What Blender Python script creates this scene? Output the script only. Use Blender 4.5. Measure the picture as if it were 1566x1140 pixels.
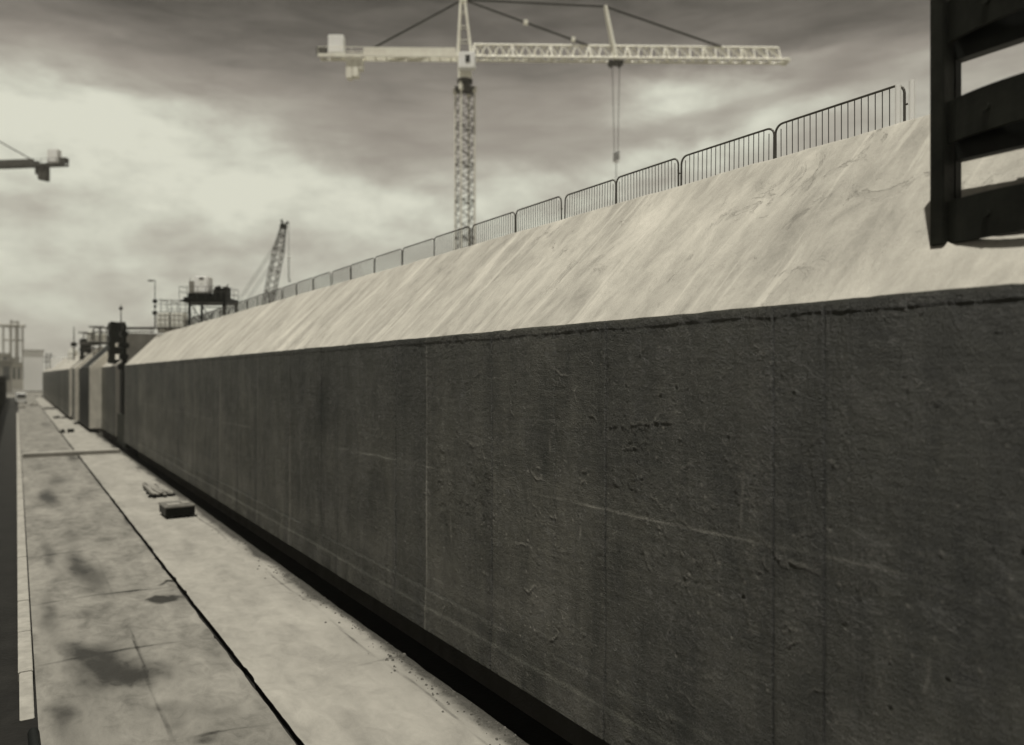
import bpy, math, random
import numpy as np
from mathutils import Vector, Matrix
random.seed(7)
rng = np.random.default_rng(11)
for o in list(bpy.data.objects): bpy.data.objects.remove(o)
scn = bpy.context.scene
col = scn.collection
# ------------------------------------------------------------------ camera
# +Y runs along the concrete wall, +X towards it, eye 6.25 m above the dock floor
EYE = 6.25
TH = math.atan(758 / 1200.0)
ST, CT = math.sin(TH), math.cos(TH)
cd = bpy.data.cameras.new('camera')
cam = bpy.data.objects.new('camera', cd); col.objects.link(cam)
cam.location = (0, 0, EYE)
cam.rotation_euler = (math.pi / 2, 0, -TH)
cd.sensor_width = 36; cd.lens = 36 * 1200 / 1566.0
cd.shift_y = 4 / 1566.0
cd.clip_start = 0.1; cd.clip_end = 6000
cd.dof.use_dof = True
cd.dof.focus_distance = 13.8
cd.dof.aperture_fstop = 0.40
scn.camera = cam
scn.view_settings.view_transform = 'Standard'
scn.view_settings.look = 'None'
scn.view_settings.exposure = 0.0
scn.view_settings.gamma = 1

def P(px, py, z):
    """point seen at photo pixel px,py at depth z metres"""
    a = (px - 783) / 1200 * z
    return Vector((z * ST + a * CT, z * CT - a * ST, EYE + (574 - py) / 1200 * z))

# ------------------------------------------------------------------ sun
SUN = Vector((-0.155, -0.11, 0.97)).normalized()
sl = bpy.data.lights.new('sun', 'SUN'); so = bpy.data.objects.new('sun', sl); col.objects.link(so)
sl.energy = 5.0; sl.angle = math.radians(0.5); sl.color = (1.0, 0.965, 0.87)
so.rotation_euler = SUN.to_track_quat('Z', 'Y').to_euler()
so.location = (0, -20, 60)
SUN_EL = math.asin(SUN.z); SUN_ROT = math.atan2(SUN.x, SUN.y)

# ------------------------------------------------------------------ node helper
class NT:
    def __init__(s, tree): s.t = tree; s.n = tree.nodes; s.l = tree.links
    def new(s, typ, **kw):
        n = s.n.new(typ)
        for k, v in kw.items(): setattr(n, k, v)
        return n
    def put(s, sock, v):
        if isinstance(v, bpy.types.NodeSocket): s.l.new(v, sock)
        else: sock.default_value = v
    def m(s, op, a, b=None, c=None, clamp=False):
        n = s.new('ShaderNodeMath', operation=op); n.use_clamp = clamp
        s.put(n.inputs[0], a)
        if b is not None: s.put(n.inputs[1], b)
        if c is not None: s.put(n.inputs[2], c)
        return n.outputs[0]
    def noise(s, vec, scale, detail=4, rough=0.55, dist=0.0):
        n = s.new('ShaderNodeTexNoise'); s.put(n.inputs['Vector'], vec)
        n.inputs['Scale'].default_value = scale; n.inputs['Detail'].default_value = detail
        n.inputs['Roughness'].default_value = rough; n.inputs['Distortion'].default_value = dist
        return n.outputs['Fac']
    def vor(s, vec, scale, feature='F1', rnd=1.0):
        n = s.new('ShaderNodeTexVoronoi', feature=feature); s.put(n.inputs['Vector'], vec)
        n.inputs['Scale'].default_value = scale; n.inputs['Randomness'].default_value = rnd
        return n.outputs['Distance']
    def rng(s, v, a, b, c=0.0, d=1.0, smooth=True):
        n = s.new('ShaderNodeMapRange'); n.interpolation_type = 'SMOOTHSTEP' if smooth else 'LINEAR'
        s.put(n.inputs['Value'], v)
        for i, q in zip((1, 2, 3, 4), (a, b, c, d)): s.put(n.inputs[i], q)
        return n.outputs[0]
    def mix(s, f, a, b, blend='MIX'):
        n = s.new('ShaderNodeMix', data_type='RGBA', blend_type=blend)
        s.put(n.inputs['Factor'], f)
        for k, v in ((6, a), (7, b)):
            if isinstance(v, bpy.types.NodeSocket): s.l.new(v, n.inputs[k])
            else: n.inputs[k].default_value = (*v[:3], 1)
        return n.outputs[2]
    def scale(s, vec, xyz, loc=(0, 0, 0), rot=(0, 0, 0)):
        n = s.new('ShaderNodeMapping'); s.put(n.inputs['Vector'], vec)
        n.inputs['Scale'].default_value = xyz; n.inputs['Location'].default_value = loc
        n.inputs['Rotation'].default_value = rot
        return n.outputs[0]
    def attr(s, name):
        return s.new('ShaderNodeAttribute', attribute_name=name).outputs['Fac']
    def comb(s, x, y, z):
        n = s.new('ShaderNodeCombineXYZ')
        for i, v in enumerate((x, y, z)): s.put(n.inputs[i], v)
        return n.outputs[0]

# ------------------------------------------------------------------ world: toned sky with drifting cloud banks
w = bpy.data.worlds.new('World'); scn.world = w; w.use_nodes = True
T = NT(w.node_tree); T.n.clear()
tc = T.new('ShaderNodeTexCoord').outputs['Generated']
sep = T.new('ShaderNodeSeparateXYZ'); T.put(sep.inputs[0], tc)
sx, sy, sz = sep.outputs
sky = T.new('ShaderNodeTexSky', sky_type='NISHITA'); sky.sun_disc = False
sky.sun_elevation = SUN_EL; sky.sun_rotation = SUN_ROT
bw = T.new('ShaderNodeRGBToBW'); T.put(bw.inputs[0], sky.outputs[0])
az = T.m('MULTIPLY', T.m('ARCTAN2', sx, sy), 57.29578)
el = T.m('MULTIPLY', T.m('ARCSINE', sz), 57.29578)
wv = T.scale(tc, (1, 1, 2.4), rot=(0.0, 0.12, 0.2))
n1 = T.noise(wv, 3.2, 6, 0.55, 0.5)
n2 = T.noise(T.scale(tc, (1, 1, 3.2), loc=(3, 1, 0), rot=(0.1, 0.25, 0)), 7.0, 6, 0.6, 0.4)
azw = T.m('ADD', az, T.m('MULTIPLY', T.m('SUBTRACT', n1, 0.5), 10.0))
elw = T.m('ADD', el, T.m('MULTIPLY', T.m('SUBTRACT', n2, 0.5), 4.2))
def dirpx(px, py):
    a = math.atan((px - 783) / 1200.0)
    e = math.atan((574 - py) / 1200.0 * math.cos(a))
    return math.degrees(a + TH), math.degrees(e)
def blob(px, py, wa, we, amp, tilt=0.0):
    a0, e0 = dirpx(px, py)
    da = T.m('SUBTRACT', azw, a0); de = T.m('SUBTRACT', elw, e0)
    if tilt: de = T.m('SUBTRACT', de, T.m('MULTIPLY', da, tilt))
    q = T.m('ADD', T.m('POWER', T.m('ABSOLUTE', T.m('DIVIDE', da, wa)), 2.0), T.m('POWER', T.m('ABSOLUTE', T.m('DIVIDE', de, we)), 2.0))
    return T.m('MULTIPLY', T.m('EXPONENT', T.m('MULTIPLY', q, -1.0)), amp)
cr = T.new('ShaderNodeValToRGB'); T.put(cr.inputs[0], T.m('DIVIDE', elw, 60.0, clamp=True))
els = cr.color_ramp.elements
stops = [(0.0, .45), (5, .45), (9, .42), (12, .38), (15, .34), (18, .325), (21, .225), (24, .125), (27, .085), (60, .10)]
els[0].position = 0; els[0].color = (stops[0][1],) * 3 + (1,)
els[1].position = 1; els[1].color = (stops[-1][1],) * 3 + (1,)
for d, v in stops[1:-1]:
    e = els.new(d / 60.0); e.color = (v, v, v, 1)
L = cr.outputs[0]
tot = None
for b in [(120, 165, 9, 2.3, .28, -.12), (250, 230, 11, 2.2, .18, -.16), (420, 210, 7, 1.8, .10, -.25), (330, 300, 9, 1.6, .14, -.05), (30, 215, 5, 1.6, .10),
          (60, 60, 8, 2.5, .03), (600, 300, 9, 2.0, .10), (740, 330, 10, 2.0, .10), (1030, 145, 4.6, 1.25, .36, .10), (1190, 115, 5.0, 1.0, .16, .25), (1130, 215, 7.0, 1.3, .28, .30), (860, 285, 8, 1.6, .16, .12),
          (1480, 110, 6, 3.5, .12), (-500, 250, 30, 6, .3), (2300, 200, 30, 6, .3), (40, 330, 8, 1.5, -.06), (560, 165, 5, 2.4, -.05), (1500, 10, 12, 3, -.04), (1290, 60, 7, 1.6, -.05),
          (640, 205, 5, 1.6, -.03), (300, 40, 14, 2.0, -.05)]:
    v = blob(*b); tot = v if tot is None else T.m('ADD', tot, v)
L = T.m('ADD', L, tot)
wisp = T.m('MULTIPLY', T.m('SUBTRACT', T.noise(T.scale(tc, (1, 1, 5), loc=(7, 0, 2), rot=(0.1, 0.2, 0)), 9.0, 7, 0.55, 0.3), 0.5), 0.22)
puff = T.m('SUBTRACT', T.noise(T.scale(tc, (1, 1, 1.8), loc=(2, 5, 0), rot=(0.05, 0.1, 0)), 11.0, 7, 0.55, 0.1), 0.5)
L = T.m('ADD', L, T.m('MULTIPLY', puff, T.rng(L, .3, .6, .05, .8)))
L = T.m('ADD', L, T.m('MULTIPLY', wisp, T.rng(el, 0, 12, 0.4, 1)))
L = T.m('MINIMUM', T.m('MAXIMUM', L, 0.065), 0.72)
L = T.m('ADD', T.m('MULTIPLY', L, 0.96), T.m('MULTIPLY', bw.outputs[0], 0.004))
tint = T.mix(T.rng(L, 0.30, 0.60, 0, 1, False), (1.0, .905, .775), (1.0, 1.0, .84))
# darker-toned zone overhead keeps the shade deep, as in the filtered print
cm = T.mix(1.0, tint, (1, 1, 1), 'MULTIPLY')
vm = T.new('ShaderNodeVectorMath', operation='SCALE'); T.put(vm.inputs[0], cm); T.put(vm.inputs[3], T.m('MULTIPLY', L, 10.0))
bg = T.new('ShaderNodeBackground'); T.put(bg.inputs[0], vm.outputs[0]); bg.inputs[1].default_value = 0.1
wo = T.new('ShaderNodeOutputWorld'); T.l.new(bg.outputs[0], wo.inputs[0])

# ------------------------------------------------------------------ materials
MATS = {}
def mat(name, base, rough=0.8, metal=0.0, var=0.25, nscale=3.0, bump=0.0, bscale=30.0, fn=None):
    m = bpy.data.materials.new(name); m.use_nodes = True
    t = NT(m.node_tree); t.n.clear()
    out = t.new('ShaderNodeOutputMaterial'); bs = t.new('ShaderNodeBsdfPrincipled')
    t.l.new(bs.outputs[0], out.inputs[0])
    bs.inputs['Specular IOR Level'].default_value = .12 if rough > .45 else .5; bs.inputs['Roughness'].default_value = rough; bs.inputs['Metallic'].default_value = metal
    g = t.new('ShaderNodeNewGeometry').outputs['Position']
    if fn:
        fn(t, bs, g)
    else:
        oc = t.new('ShaderNodeTexCoord').outputs['Object']
        nz = t.noise(oc, nscale, 6, .6)
        nz2 = t.noise(t.scale(oc, (1, 1, .25)), nscale * 3.1, 5, .6)
        f = t.m('ADD', t.m('MULTIPLY', t.rng(nz, .3, .7), .6), t.m('MULTIPLY', t.rng(nz2, .3, .7), .4))
        lo = [c * (1 - var) for c in base]; hi = [min(.9, c * (1 + var * .7)) for c in base]
        t.put(bs.inputs['Base Color'], t.mix(f, lo, hi))
        if bump:
            b = t.new('ShaderNodeBump'); b.inputs['Strength'].default_value = 1; b.inputs['Distance'].default_value = bump
            t.put(b.inputs['Height'], t.noise(oc, bscale, 5, .6)); t.l.new(b.outputs[0], bs.inputs['Normal'])
    MATS[name] = m
    return m

def toned(v, warm=1.0):  # toned-print grey
    return (v, v * (0.955 if warm else 1.0), v * (0.84 if warm else .82))

def fn_wall(t, bs, g):
    n_big = t.noise(t.scale(g, (.4, .22, .35)), 1.0, 5, .6, .3)
    n_mid = t.noise(t.scale(g, (1, .9, .35)), 1.3, 7, .62, .5)
    n_ver = t.noise(t.scale(g, (1, 2.6, .16)), 1.5, 5, .6)
    n_hor = t.noise(t.scale(g, (1, .45, 5.0)), 2.0, 5, .65, .2)
    n_fin = t.noise(g, 34, 6, .7)
    n_gr = t.noise(g, 150, 3, .7)
    f = t.m('ADD', t.m('MULTIPLY', n_big, .32), t.m('MULTIPLY', n_mid, .26))
    f = t.m('ADD', f, t.m('MULTIPLY', n_ver, .12)); f = t.m('ADD', f, t.m('MULTIPLY', n_hor, .10)); f = t.m('ADD', f, t.m('MULTIPLY', n_fin, .10))
    f = t.rng(f, .38, .58, 0, 1, False)
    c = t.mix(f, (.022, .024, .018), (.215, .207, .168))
    c = t.mix(t.m('MULTIPLY', t.rng(n_gr, .30, .75), .55), c, toned(.03, 0))
    c = t.mix(t.m('MULTIPLY', t.attr('pale_mark'), t.rng(n_mid, .3, .6, .45, .9)), c, toned(.40))
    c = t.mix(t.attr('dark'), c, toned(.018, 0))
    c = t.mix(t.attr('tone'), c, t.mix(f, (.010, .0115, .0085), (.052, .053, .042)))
    pits = t.rng(t.vor(t.scale(g, (1, 1, 1)), 7.0), .035, .10, 1, 0)
    pm = t.rng(t.noise(g, 1.1, 3, .5), .46, .62)
    pits = t.m('MULTIPLY', pits, pm)
    pits2 = t.m('MULTIPLY', t.rng(t.vor(g, 24.0), .05, .17, 1, 0), t.rng(t.noise(t.scale(g, (1, 1, 1), loc=(5, 3, 1)), 1.7, 4, .6), .50, .62))
    c = t.mix(t.m('MULTIPLY', pits, .6), c, toned(.02, 0))
    c = t.mix(t.m('MULTIPLY', pits2, .5), c, toned(.02, 0))
    t.put(bs.inputs['Base Color'], c)
    fl = t.m('MULTIPLY', t.rng(t.vor(t.scale(g, (1, 1.0, .55), loc=(3, 7, 2)), 9.0), .03, .085, 1, 0), t.rng(t.noise(t.scale(g, (1, 1, 1), loc=(1, 3, 8)), 1.6, 4, .6), .48, .64))
    fl = t.m('ADD', fl, t.m('MULTIPLY', t.m('MULTIPLY', t.rng(t.vor(t.scale(g, (1, 1, .4), loc=(9, 2, 1)), 21.0), .05, .13, 1, 0), t.rng(n_mid, .50, .62)), .7))
    c = t.mix(t.m('MULTIPLY', fl, .6), c, toned(.30, 0))  # sun-catching specks of the relief painted as pale flecks
    t.put(bs.inputs['Base Color'], c)
    r1 = t.m('ABSOLUTE', t.m('SUBTRACT', t.noise(t.scale(g, (1, .7, 1.5), loc=(0, 3, 1)), 2.2, 6, .6, 1.3), .5))
    r1 = t.m('MULTIPLY', t.rng(r1, 0, .012, 1, 0), t.rng(t.noise(t.scale(g, (1, 1, 1), loc=(4, 1, 9)), .9, 3, .5), .50, .60))
    r2 = t.m('ABSOLUTE', t.m('SUBTRACT', t.noise(t.scale(g, (1, .55, 1.9), loc=(6, 0, 1)), 7.5, 5, .62, 1.0), .5))
    r2 = t.m('MULTIPLY', t.rng(r2, 0, .03, 1, 0), t.rng(t.noise(t.scale(g, (1, .8, 1.2), loc=(1, 8, 2)), 1.3, 4, .6), .47, .60))
    c = t.mix(t.m('MULTIPLY', r1, .35), c, toned(.26)); c = t.mix(t.m('MULTIPLY', r2, .22), c, toned(.25))  # highlights along the ridges painted into the colour
    t.put(bs.inputs['Base Color'], c)
    # crusty scrapes: ridged noise
    rd = t.m('ABSOLUTE', t.m('SUBTRACT', t.noise(t.scale(g, (1, .8, 1.3)), 3.2, 7, .62, .9), .5))
    rd = t.m('MULTIPLY', t.rng(rd, 0, .03, 1, 0), t.rng(n_mid, .5, .64))
    h = t.m('ADD', t.m('MULTIPLY', n_fin, .016), t.m('MULTIPLY', n_hor, .013))
    h = t.m('ADD', h, t.m('MULTIPLY', n_mid, .02))
    h = t.m('ADD', h, t.m('MULTIPLY', n_gr, .006))
    h = t.m('ADD', h, t.m('MULTIPLY', rd, .014))
    h = t.m('ADD', h, t.m('MULTIPLY', fl, .010)); h = t.m('ADD', h, t.m('MULTIPLY', r1, .008)); h = t.m('ADD', h, t.m('MULTIPLY', r2, .006))
    h = t.m('ADD', h, t.m('MULTIPLY', t.m('MULTIPLY', t.noise(t.scale(g, (1, .8, 1.3)), 13, 5, .65, .3), .022), t.rng(n_mid, .36, .62, .25, 1.2)))
    h = t.m('SUBTRACT', h, t.m('MULTIPLY', pits, .02)); h = t.m('SUBTRACT', h, t.m('MULTIPLY', pits2, .010))
    b = t.new('ShaderNodeBump'); b.inputs['Strength'].default_value = 1; b.inputs['Distance'].default_value = 2.9
    t.put(b.inputs['Height'], h); t.l.new(b.outputs[0], bs.inputs['Normal'])
    bs.inputs['Roughness'].default_value = .5; bs.inputs['Specular IOR Level'].default_value = .32
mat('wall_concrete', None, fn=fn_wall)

def fn_slope(t, bs, g):
    # coordinates: along the wall (Y) and down the slope (Z)
    s1 = t.noise(t.scale(g, (.25, .8, .25), rot=(.25, 0, 0)), 1.1, 6, .62, .8)
    s2 = t.noise(t.scale(g, (.22, 2.0, .22), rot=(.22, 0, 0)), 2.0, 6, .62, .5)
    s3 = t.noise(t.scale(g, (.45, 1.0, .45), rot=(.6, 0, 0)), 1.5, 5, .58, .9)
    s4 = t.noise(t.scale(g, (.8, 1.0, .8), loc=(3, 1, 2)), 6.5, 7, .7, .6)
    fin = t.noise(g, 45, 6, .75)
    f = t.m('ADD', t.m('MULTIPLY', s1, .36), t.m('MULTIPLY', s2, .07)); f = t.m('ADD', f, t.m('MULTIPLY', s3, .26)); f = t.m('ADD', f, t.m('MULTIPLY', s4, .15)); f = t.m('ADD', f, t.m('MULTIPLY', fin, .12))
    f = t.rng(f, .38, .62, 0, 1, False)
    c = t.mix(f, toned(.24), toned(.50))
    pale_mark = t.rng(t.noise(t.scale(g, (.1, 1.7, .1), loc=(2, 0, 0), rot=(.18, 0, 0)), 1.3, 5, .6, .5), .57, .63)
    c = t.mix(t.m('MULTIPLY', pale_mark, .28), c, toned(.58))
    scab = t.m('MULTIPLY', t.rng(t.noise(t.scale(g, (.6, 1.0, .6), rot=(.7, 0, 0)), 1.6, 7, .68, 1.0), .58, .66), t.rng(t.noise(g, .35, 2, .5), .40, .6))
    c = t.mix(t.m('MULTIPLY', scab, .35), c, toned(.22))
    pits = t.m('MULTIPLY', t.rng(t.vor(g, 16.0), .05, .15, 1, 0), t.rng(t.noise(t.scale(g, (1, 1, 1), loc=(5, 3, 1)), 1.2, 4, .6), .52, .62))
    c = t.mix(t.m('MULTIPLY', pits, .5), c, toned(.2))
    t.put(bs.inputs['Base Color'], c)
    h = t.m('ADD', t.m('MULTIPLY', s2, .007), t.m('MULTIPLY', s3, .036)); h = t.m('ADD', h, t.m('MULTIPLY', fin, .006))
    h = t.m('SUBTRACT', h, t.m('MULTIPLY', scab, .010)); h = t.m('SUBTRACT', h, t.m('MULTIPLY', pits, .008))
    b = t.new('ShaderNodeBump'); b.inputs['Strength'].default_value = 1; b.inputs['Distance'].default_value = 1.3
    t.put(b.inputs['Height'], h); t.l.new(b.outputs[0], bs.inputs['Normal'])
    bs.inputs['Roughness'].default_value = .85
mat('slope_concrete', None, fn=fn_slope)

def floor_fn(lo, hi, stain):
    def fn(t, bs, g):
        a = t.noise(t.scale(g, (1, .35, 1)), .8, 6, .62, .5)
        b_ = t.noise(t.scale(g, (1, .6, 1), loc=(4, 2, 0)), 2.6, 7, .65, .6)
        c_ = t.noise(g, 30, 5, .7)
        f = t.m('ADD', t.m('MULTIPLY', a, .5), t.m('MULTIPLY', b_, .38)); f = t.m('ADD', f, t.m('MULTIPLY', c_, .12))
        c = t.mix(t.rng(f, .34, .64, 0, 1, False), toned(lo), toned(hi))
        st = t.attr('stain')
        e = t.rng(t.m('ADD', st, t.m('MULTIPLY', t.m('SUBTRACT', b_, .5), 1.1)), .12, .9)
        c = t.mix(t.m('MULTIPLY', e, t.rng(st, 0, .35)), c, t.mix(t.rng(c_, .3, .7), toned(stain * .7), toned(stain * 1.6)))
        t.put(bs.inputs['Base Color'], c)
        t.put(bs.inputs['Roughness'], t.rng(e, 0, 1, .85, .45))
        bb = t.new('ShaderNodeBump'); bb.inputs['Distance'].default_value = 1
        t.put(bb.inputs['Height'], t.m('ADD', t.m('MULTIPLY', b_, .015), t.m('MULTIPLY', c_, .004))); t.l.new(bb.outputs[0], bs.inputs['Normal'])
    return fn
mat('floor_pale', None, fn=floor_fn(.17, .31, .045))
mat('floor_worn', None, fn=floor_fn(.075, .255, .025))
mat('ground_dirt', toned(.16), .95, var=.5, nscale=.05, bump=.05, bscale=2)
mat('drain_dark', toned(.014), .6, var=.4, nscale=.8, bump=.02, bscale=9)
mat('wet_wall', (.03, .032, .025), .7, var=.5, nscale=.9, bump=.02, bscale=9)
mat('pale_concrete', toned(.28), .85, var=.25, nscale=1.5, bump=.01, bscale=12)
mat('grit', toned(.10), .9, var=.5, nscale=6)
mat('sunlit_concrete', toned(.62), .85, var=.2, nscale=1.0)  # sunlight on the end faces put into a paler concrete colour
mat('grey_concrete', toned(.26), .85, var=.25, nscale=.8, bump=.02, bscale=10)
mat('dark_steel', (.016, .017, .013), .55, .2, var=.6, nscale=1.7, bump=.006, bscale=14)
mat('black_paint', (.012, .013, .011), .5, .2, var=.4, nscale=2, bump=.003, bscale=20)
mat('rubber', (.010, .011, .010), .6, var=.4, nscale=1.2, bump=.01, bscale=8)
mat('galvanised', toned(.10), .5, .6, var=.3, nscale=5)
mat('scaffold_steel', toned(.07), .5, .5, var=.4, nscale=4)
mat('crane_white', toned(.85), .5, var=.14, nscale=.8)
mat('brace_shaded', toned(.09), .6, var=.5, nscale=1)  # bracing darkened: shade inside the white mast put into its colour
mat('crane_dark', toned(.09), .55, var=.3, nscale=.8)
mat('cable', toned(.05), .6, .3, var=.2)
mat('white_paint', (.93, .93, .88), .4, var=.08, nscale=1.2)
mat('tank_plastic', (.88, .88, .8), .35, var=.1, nscale=1.5)
mat('timber', toned(.22), .85, var=.5, nscale=4, bump=.006, bscale=25)
mat('lid_steel', toned(.16), .5, .3, var=.4, nscale=3, bump=.004, bscale=15)
mat('glass_dark', (.03, .032, .03), .1, var=.1)
mat('building_hazed', toned(.42), .8, var=.2, nscale=.2)  # far blocks kept pale: distance haze put into their colour
mat('building_dark', toned(.25), .8, var=.2, nscale=.2)
mat('rubber_tyre', (.012, .012, .012), .8, var=.2)

# ------------------------------------------------------------------ mesh builder
class MB:
    def __init__(s): s.v = []; s.f = []; s.sm = []
    def add(s, vs, fs, smooth=False):
        b = len(s.v); s.v += [tuple(q) for q in vs]
        s.f += [tuple(i + b for i in f) for f in fs]; s.sm += [smooth] * len(fs)
        return s
    def box(s, x0, x1, y0, y1, z0, z1):
        vs = [(x, y, z) for z in (z0, z1) for (x, y) in ((x0, y0), (x1, y0), (x1, y1), (x0, y1))]
        return s.add(vs, [(3, 2, 1, 0), (4, 5, 6, 7), (0, 1, 5, 4), (1, 2, 6, 5), (2, 3, 7, 6), (3, 0, 4, 7)])
    def tube(s, p, q, r, n=6, r2=None, smooth=True):
        p, q = Vector(p), Vector(q); d = q - p
        if d.length < 1e-6: return s
        r2 = r if r2 is None else r2
        d.normalize(); a = d.orthogonal().normalized(); b = d.cross(a)
        if n == 4:
            up = Vector((0, 0, 1)) if abs(d.z) < .9 else Vector((1, 0, 0))
            a = d.cross(up).normalized(); b = d.cross(a)
        vs = []
        off = math.pi / 4 if n == 4 else 0
        for c, rr in ((p, r), (q, r2)):
            for k in range(n):
                t = 2 * math.pi * k / n + off; vs.append(c + (a * math.cos(t) + b * math.sin(t)) * rr)
        fs = [(k, (k + 1) % n, n + (k + 1) % n, n + k) for k in range(n)]
        s.add(vs, fs, smooth and n > 4); s.add(vs[:n], [tuple(range(n))[::-1]]); s.add(vs[n:], [tuple(range(n))])
        return s
    def path(s, pts, r, n=6):
        for a, b in zip(pts[:-1], pts[1:]): s.tube(a, b, r, n)
        return s
    def prism(s, prof, y0, y1, axis='y'):
        """prof: list of (a,z) outline extruded along axis"""
        n = len(prof)
        if axis == 'y': vs = [(a, y0, z) for a, z in prof] + [(a, y1, z) for a, z in prof]
        else: vs = [(y0, a, z) for a, z in prof] + [(y1, a, z) for a, z in prof]
        return s.add(vs, [tuple(range(n)), tuple(range(n, 2 * n))[::-1]] + [(k, n + k, n + (k + 1) % n, (k + 1) % n) for k in range(n)])
    def build(s, name, m, parent=None, bevel=0.0, loc=None, split=False):
        if split:
            par = list(range(len(s.v)))
            def fd(a):
                while par[a] != a: par[a] = par[par[a]]; a = par[a]
                return a
            for f in s.f:
                for k in f[1:]: par[fd(k)] = fd(f[0])
            comp = {}
            for f, sm in zip(s.f, s.sm): comp.setdefault(fd(f[0]), []).append((f, sm))
            res = None
            for fl in comp.values():
                q = MB(); mp = {}
                for f, sm in fl:
                    for k in f:
                        if k not in mp: mp[k] = len(q.v); q.v.append(s.v[k])
                    q.f.append(tuple(mp[k] for k in f)); q.sm.append(sm)
                res = q.build(name, m, parent, bevel, loc)
            return res
        me = bpy.data.meshes.new(name); me.from_pydata(s.v, [], s.f); me.polygons.foreach_set('use_smooth', s.sm)
        me.validate(); me.update()
        import bmesh
        bm = bmesh.new(); bm.from_mesh(me); bmesh.ops.recalc_face_normals(bm, faces=bm.faces)
        if bevel: 
            es = [e for e in bm.edges if len(e.link_faces) == 2 and e.calc_face_angle(0) > .5]
            bmesh.ops.bevel(bm, geom=es, offset=bevel, segments=2, affect='EDGES', clamp_overlap=True)
        bm.to_mesh(me); bm.free()
        me.materials.append(MATS[m])
        o = bpy.data.objects.new(name, me); col.objects.link(o)
        if parent: o.parent = parent
        if loc: o.location = loc
        return o

def tag(o, label=None, cat=None, group=None, kind=None):
    if label: o['label'] = label
    if cat: o['category'] = cat
    if group: o['group'] = group
    if kind: o['kind'] = kind
    return o
def thing(name, label, cat, loc=(0, 0, 0), rz=0, group=None):
    o = bpy.data.objects.new(name, None); col.objects.link(o)
    o.location = loc; o.rotation_euler = (0, 0, rz); o.empty_display_size = .3
    return tag(o, label, cat, group)
def copy_tree(o, parent=None):
    c = o.copy(); col.objects.link(c)
    if parent: c.parent = parent; c.matrix_parent_inverse = o.matrix_parent_inverse.copy()
    for ch in [k for k in bpy.data.objects if k.parent == o]: copy_tree(ch, c)
    return c

# numpy value noise
_perm = rng.permutation(4096); _val = rng.random(4096)
def vnoise(x, y, seed=0):
    xi = np.floor(x).astype(int); yi = np.floor(y).astype(int); fx = x - xi; fy = y - yi
    fx = fx * fx * (3 - 2 * fx); fy = fy * fy * (3 - 2 * fy)
    def h(i, j): return _val[_perm[(_perm[(i + seed * 57) & 4095] + j) & 4095]]
    return (h(xi, yi) * (1 - fx) + h(xi + 1, yi) * fx) * (1 - fy) + (h(xi, yi + 1) * (1 - fx) + h(xi + 1, yi + 1) * fx) * fy
def fbm(x, y, oct=4, seed=0):
    s = 0; a = .5
    for k in range(oct): s = s + a * (vnoise(x * 2 ** k, y * 2 ** k, seed + k) - .5); a *= .55
    return s
def grid(name, X, Y, Z, m, parent=None, attrs=None, flip=False):
    n, k = X.shape
    co = np.stack([X, Y, Z], -1).reshape(-1, 3).astype(np.float32)
    idx = np.arange(n * k).reshape(n, k)
    q = np.stack([idx[:-1, :-1], idx[1:, :-1], idx[1:, 1:], idx[:-1, 1:]], -1).reshape(-1, 4)
    if flip: q = q[:, ::-1]
    me = bpy.data.meshes.new(name); nf = len(q)
    me.vertices.add(len(co)); me.vertices.foreach_set('co', co.ravel())
    me.loops.add(nf * 4); me.loops.foreach_set('vertex_index', q.astype(np.int32).ravel())
    me.polygons.add(nf); me.polygons.foreach_set('loop_start', np.arange(0, nf * 4, 4, dtype=np.int32))
    me.polygons.foreach_set('use_smooth', np.ones(nf, bool))
    for an, av in (attrs or {}).items():
        a = me.attributes.new(an, 'FLOAT', 'POINT'); a.data.foreach_set('value', np.clip(av, 0, 1).astype(np.float32).ravel())
    me.update(); me.validate(); me.materials.append(MATS[m])
    o = bpy.data.objects.new(name, me); col.objects.link(o)
    if parent: o.parent = parent
    return o
def ysamples(y0, y1, k=.0018, mn=.012):
    ys = [y0]
    while ys[-1] < y1:
        z = abs(.8455 * ys[-1] + 4.2); ys.append(ys[-1] + max(mn, k * z, .05 if ys[-1] < 1.5 else 0))
    ys[-1] = y1
    return np.array(ys)

# ------------------------------------------------------------------ ground and dock floor
DW, HW = 7.85, EYE + .86       # wall face, its top
DC, HC = 10.64, EYE + 3.65     # crest of the sloping edge / roof
BOT = .49
g = MB(); g.add([(-3000, -3000, -.85), (3000, -3000, -.85), (3000, 3000, -.85), (-3000, 3000, -.85)], [(0, 1, 2, 3)])
tag(g.build('ground', 'ground_dirt'), kind='structure')

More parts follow.
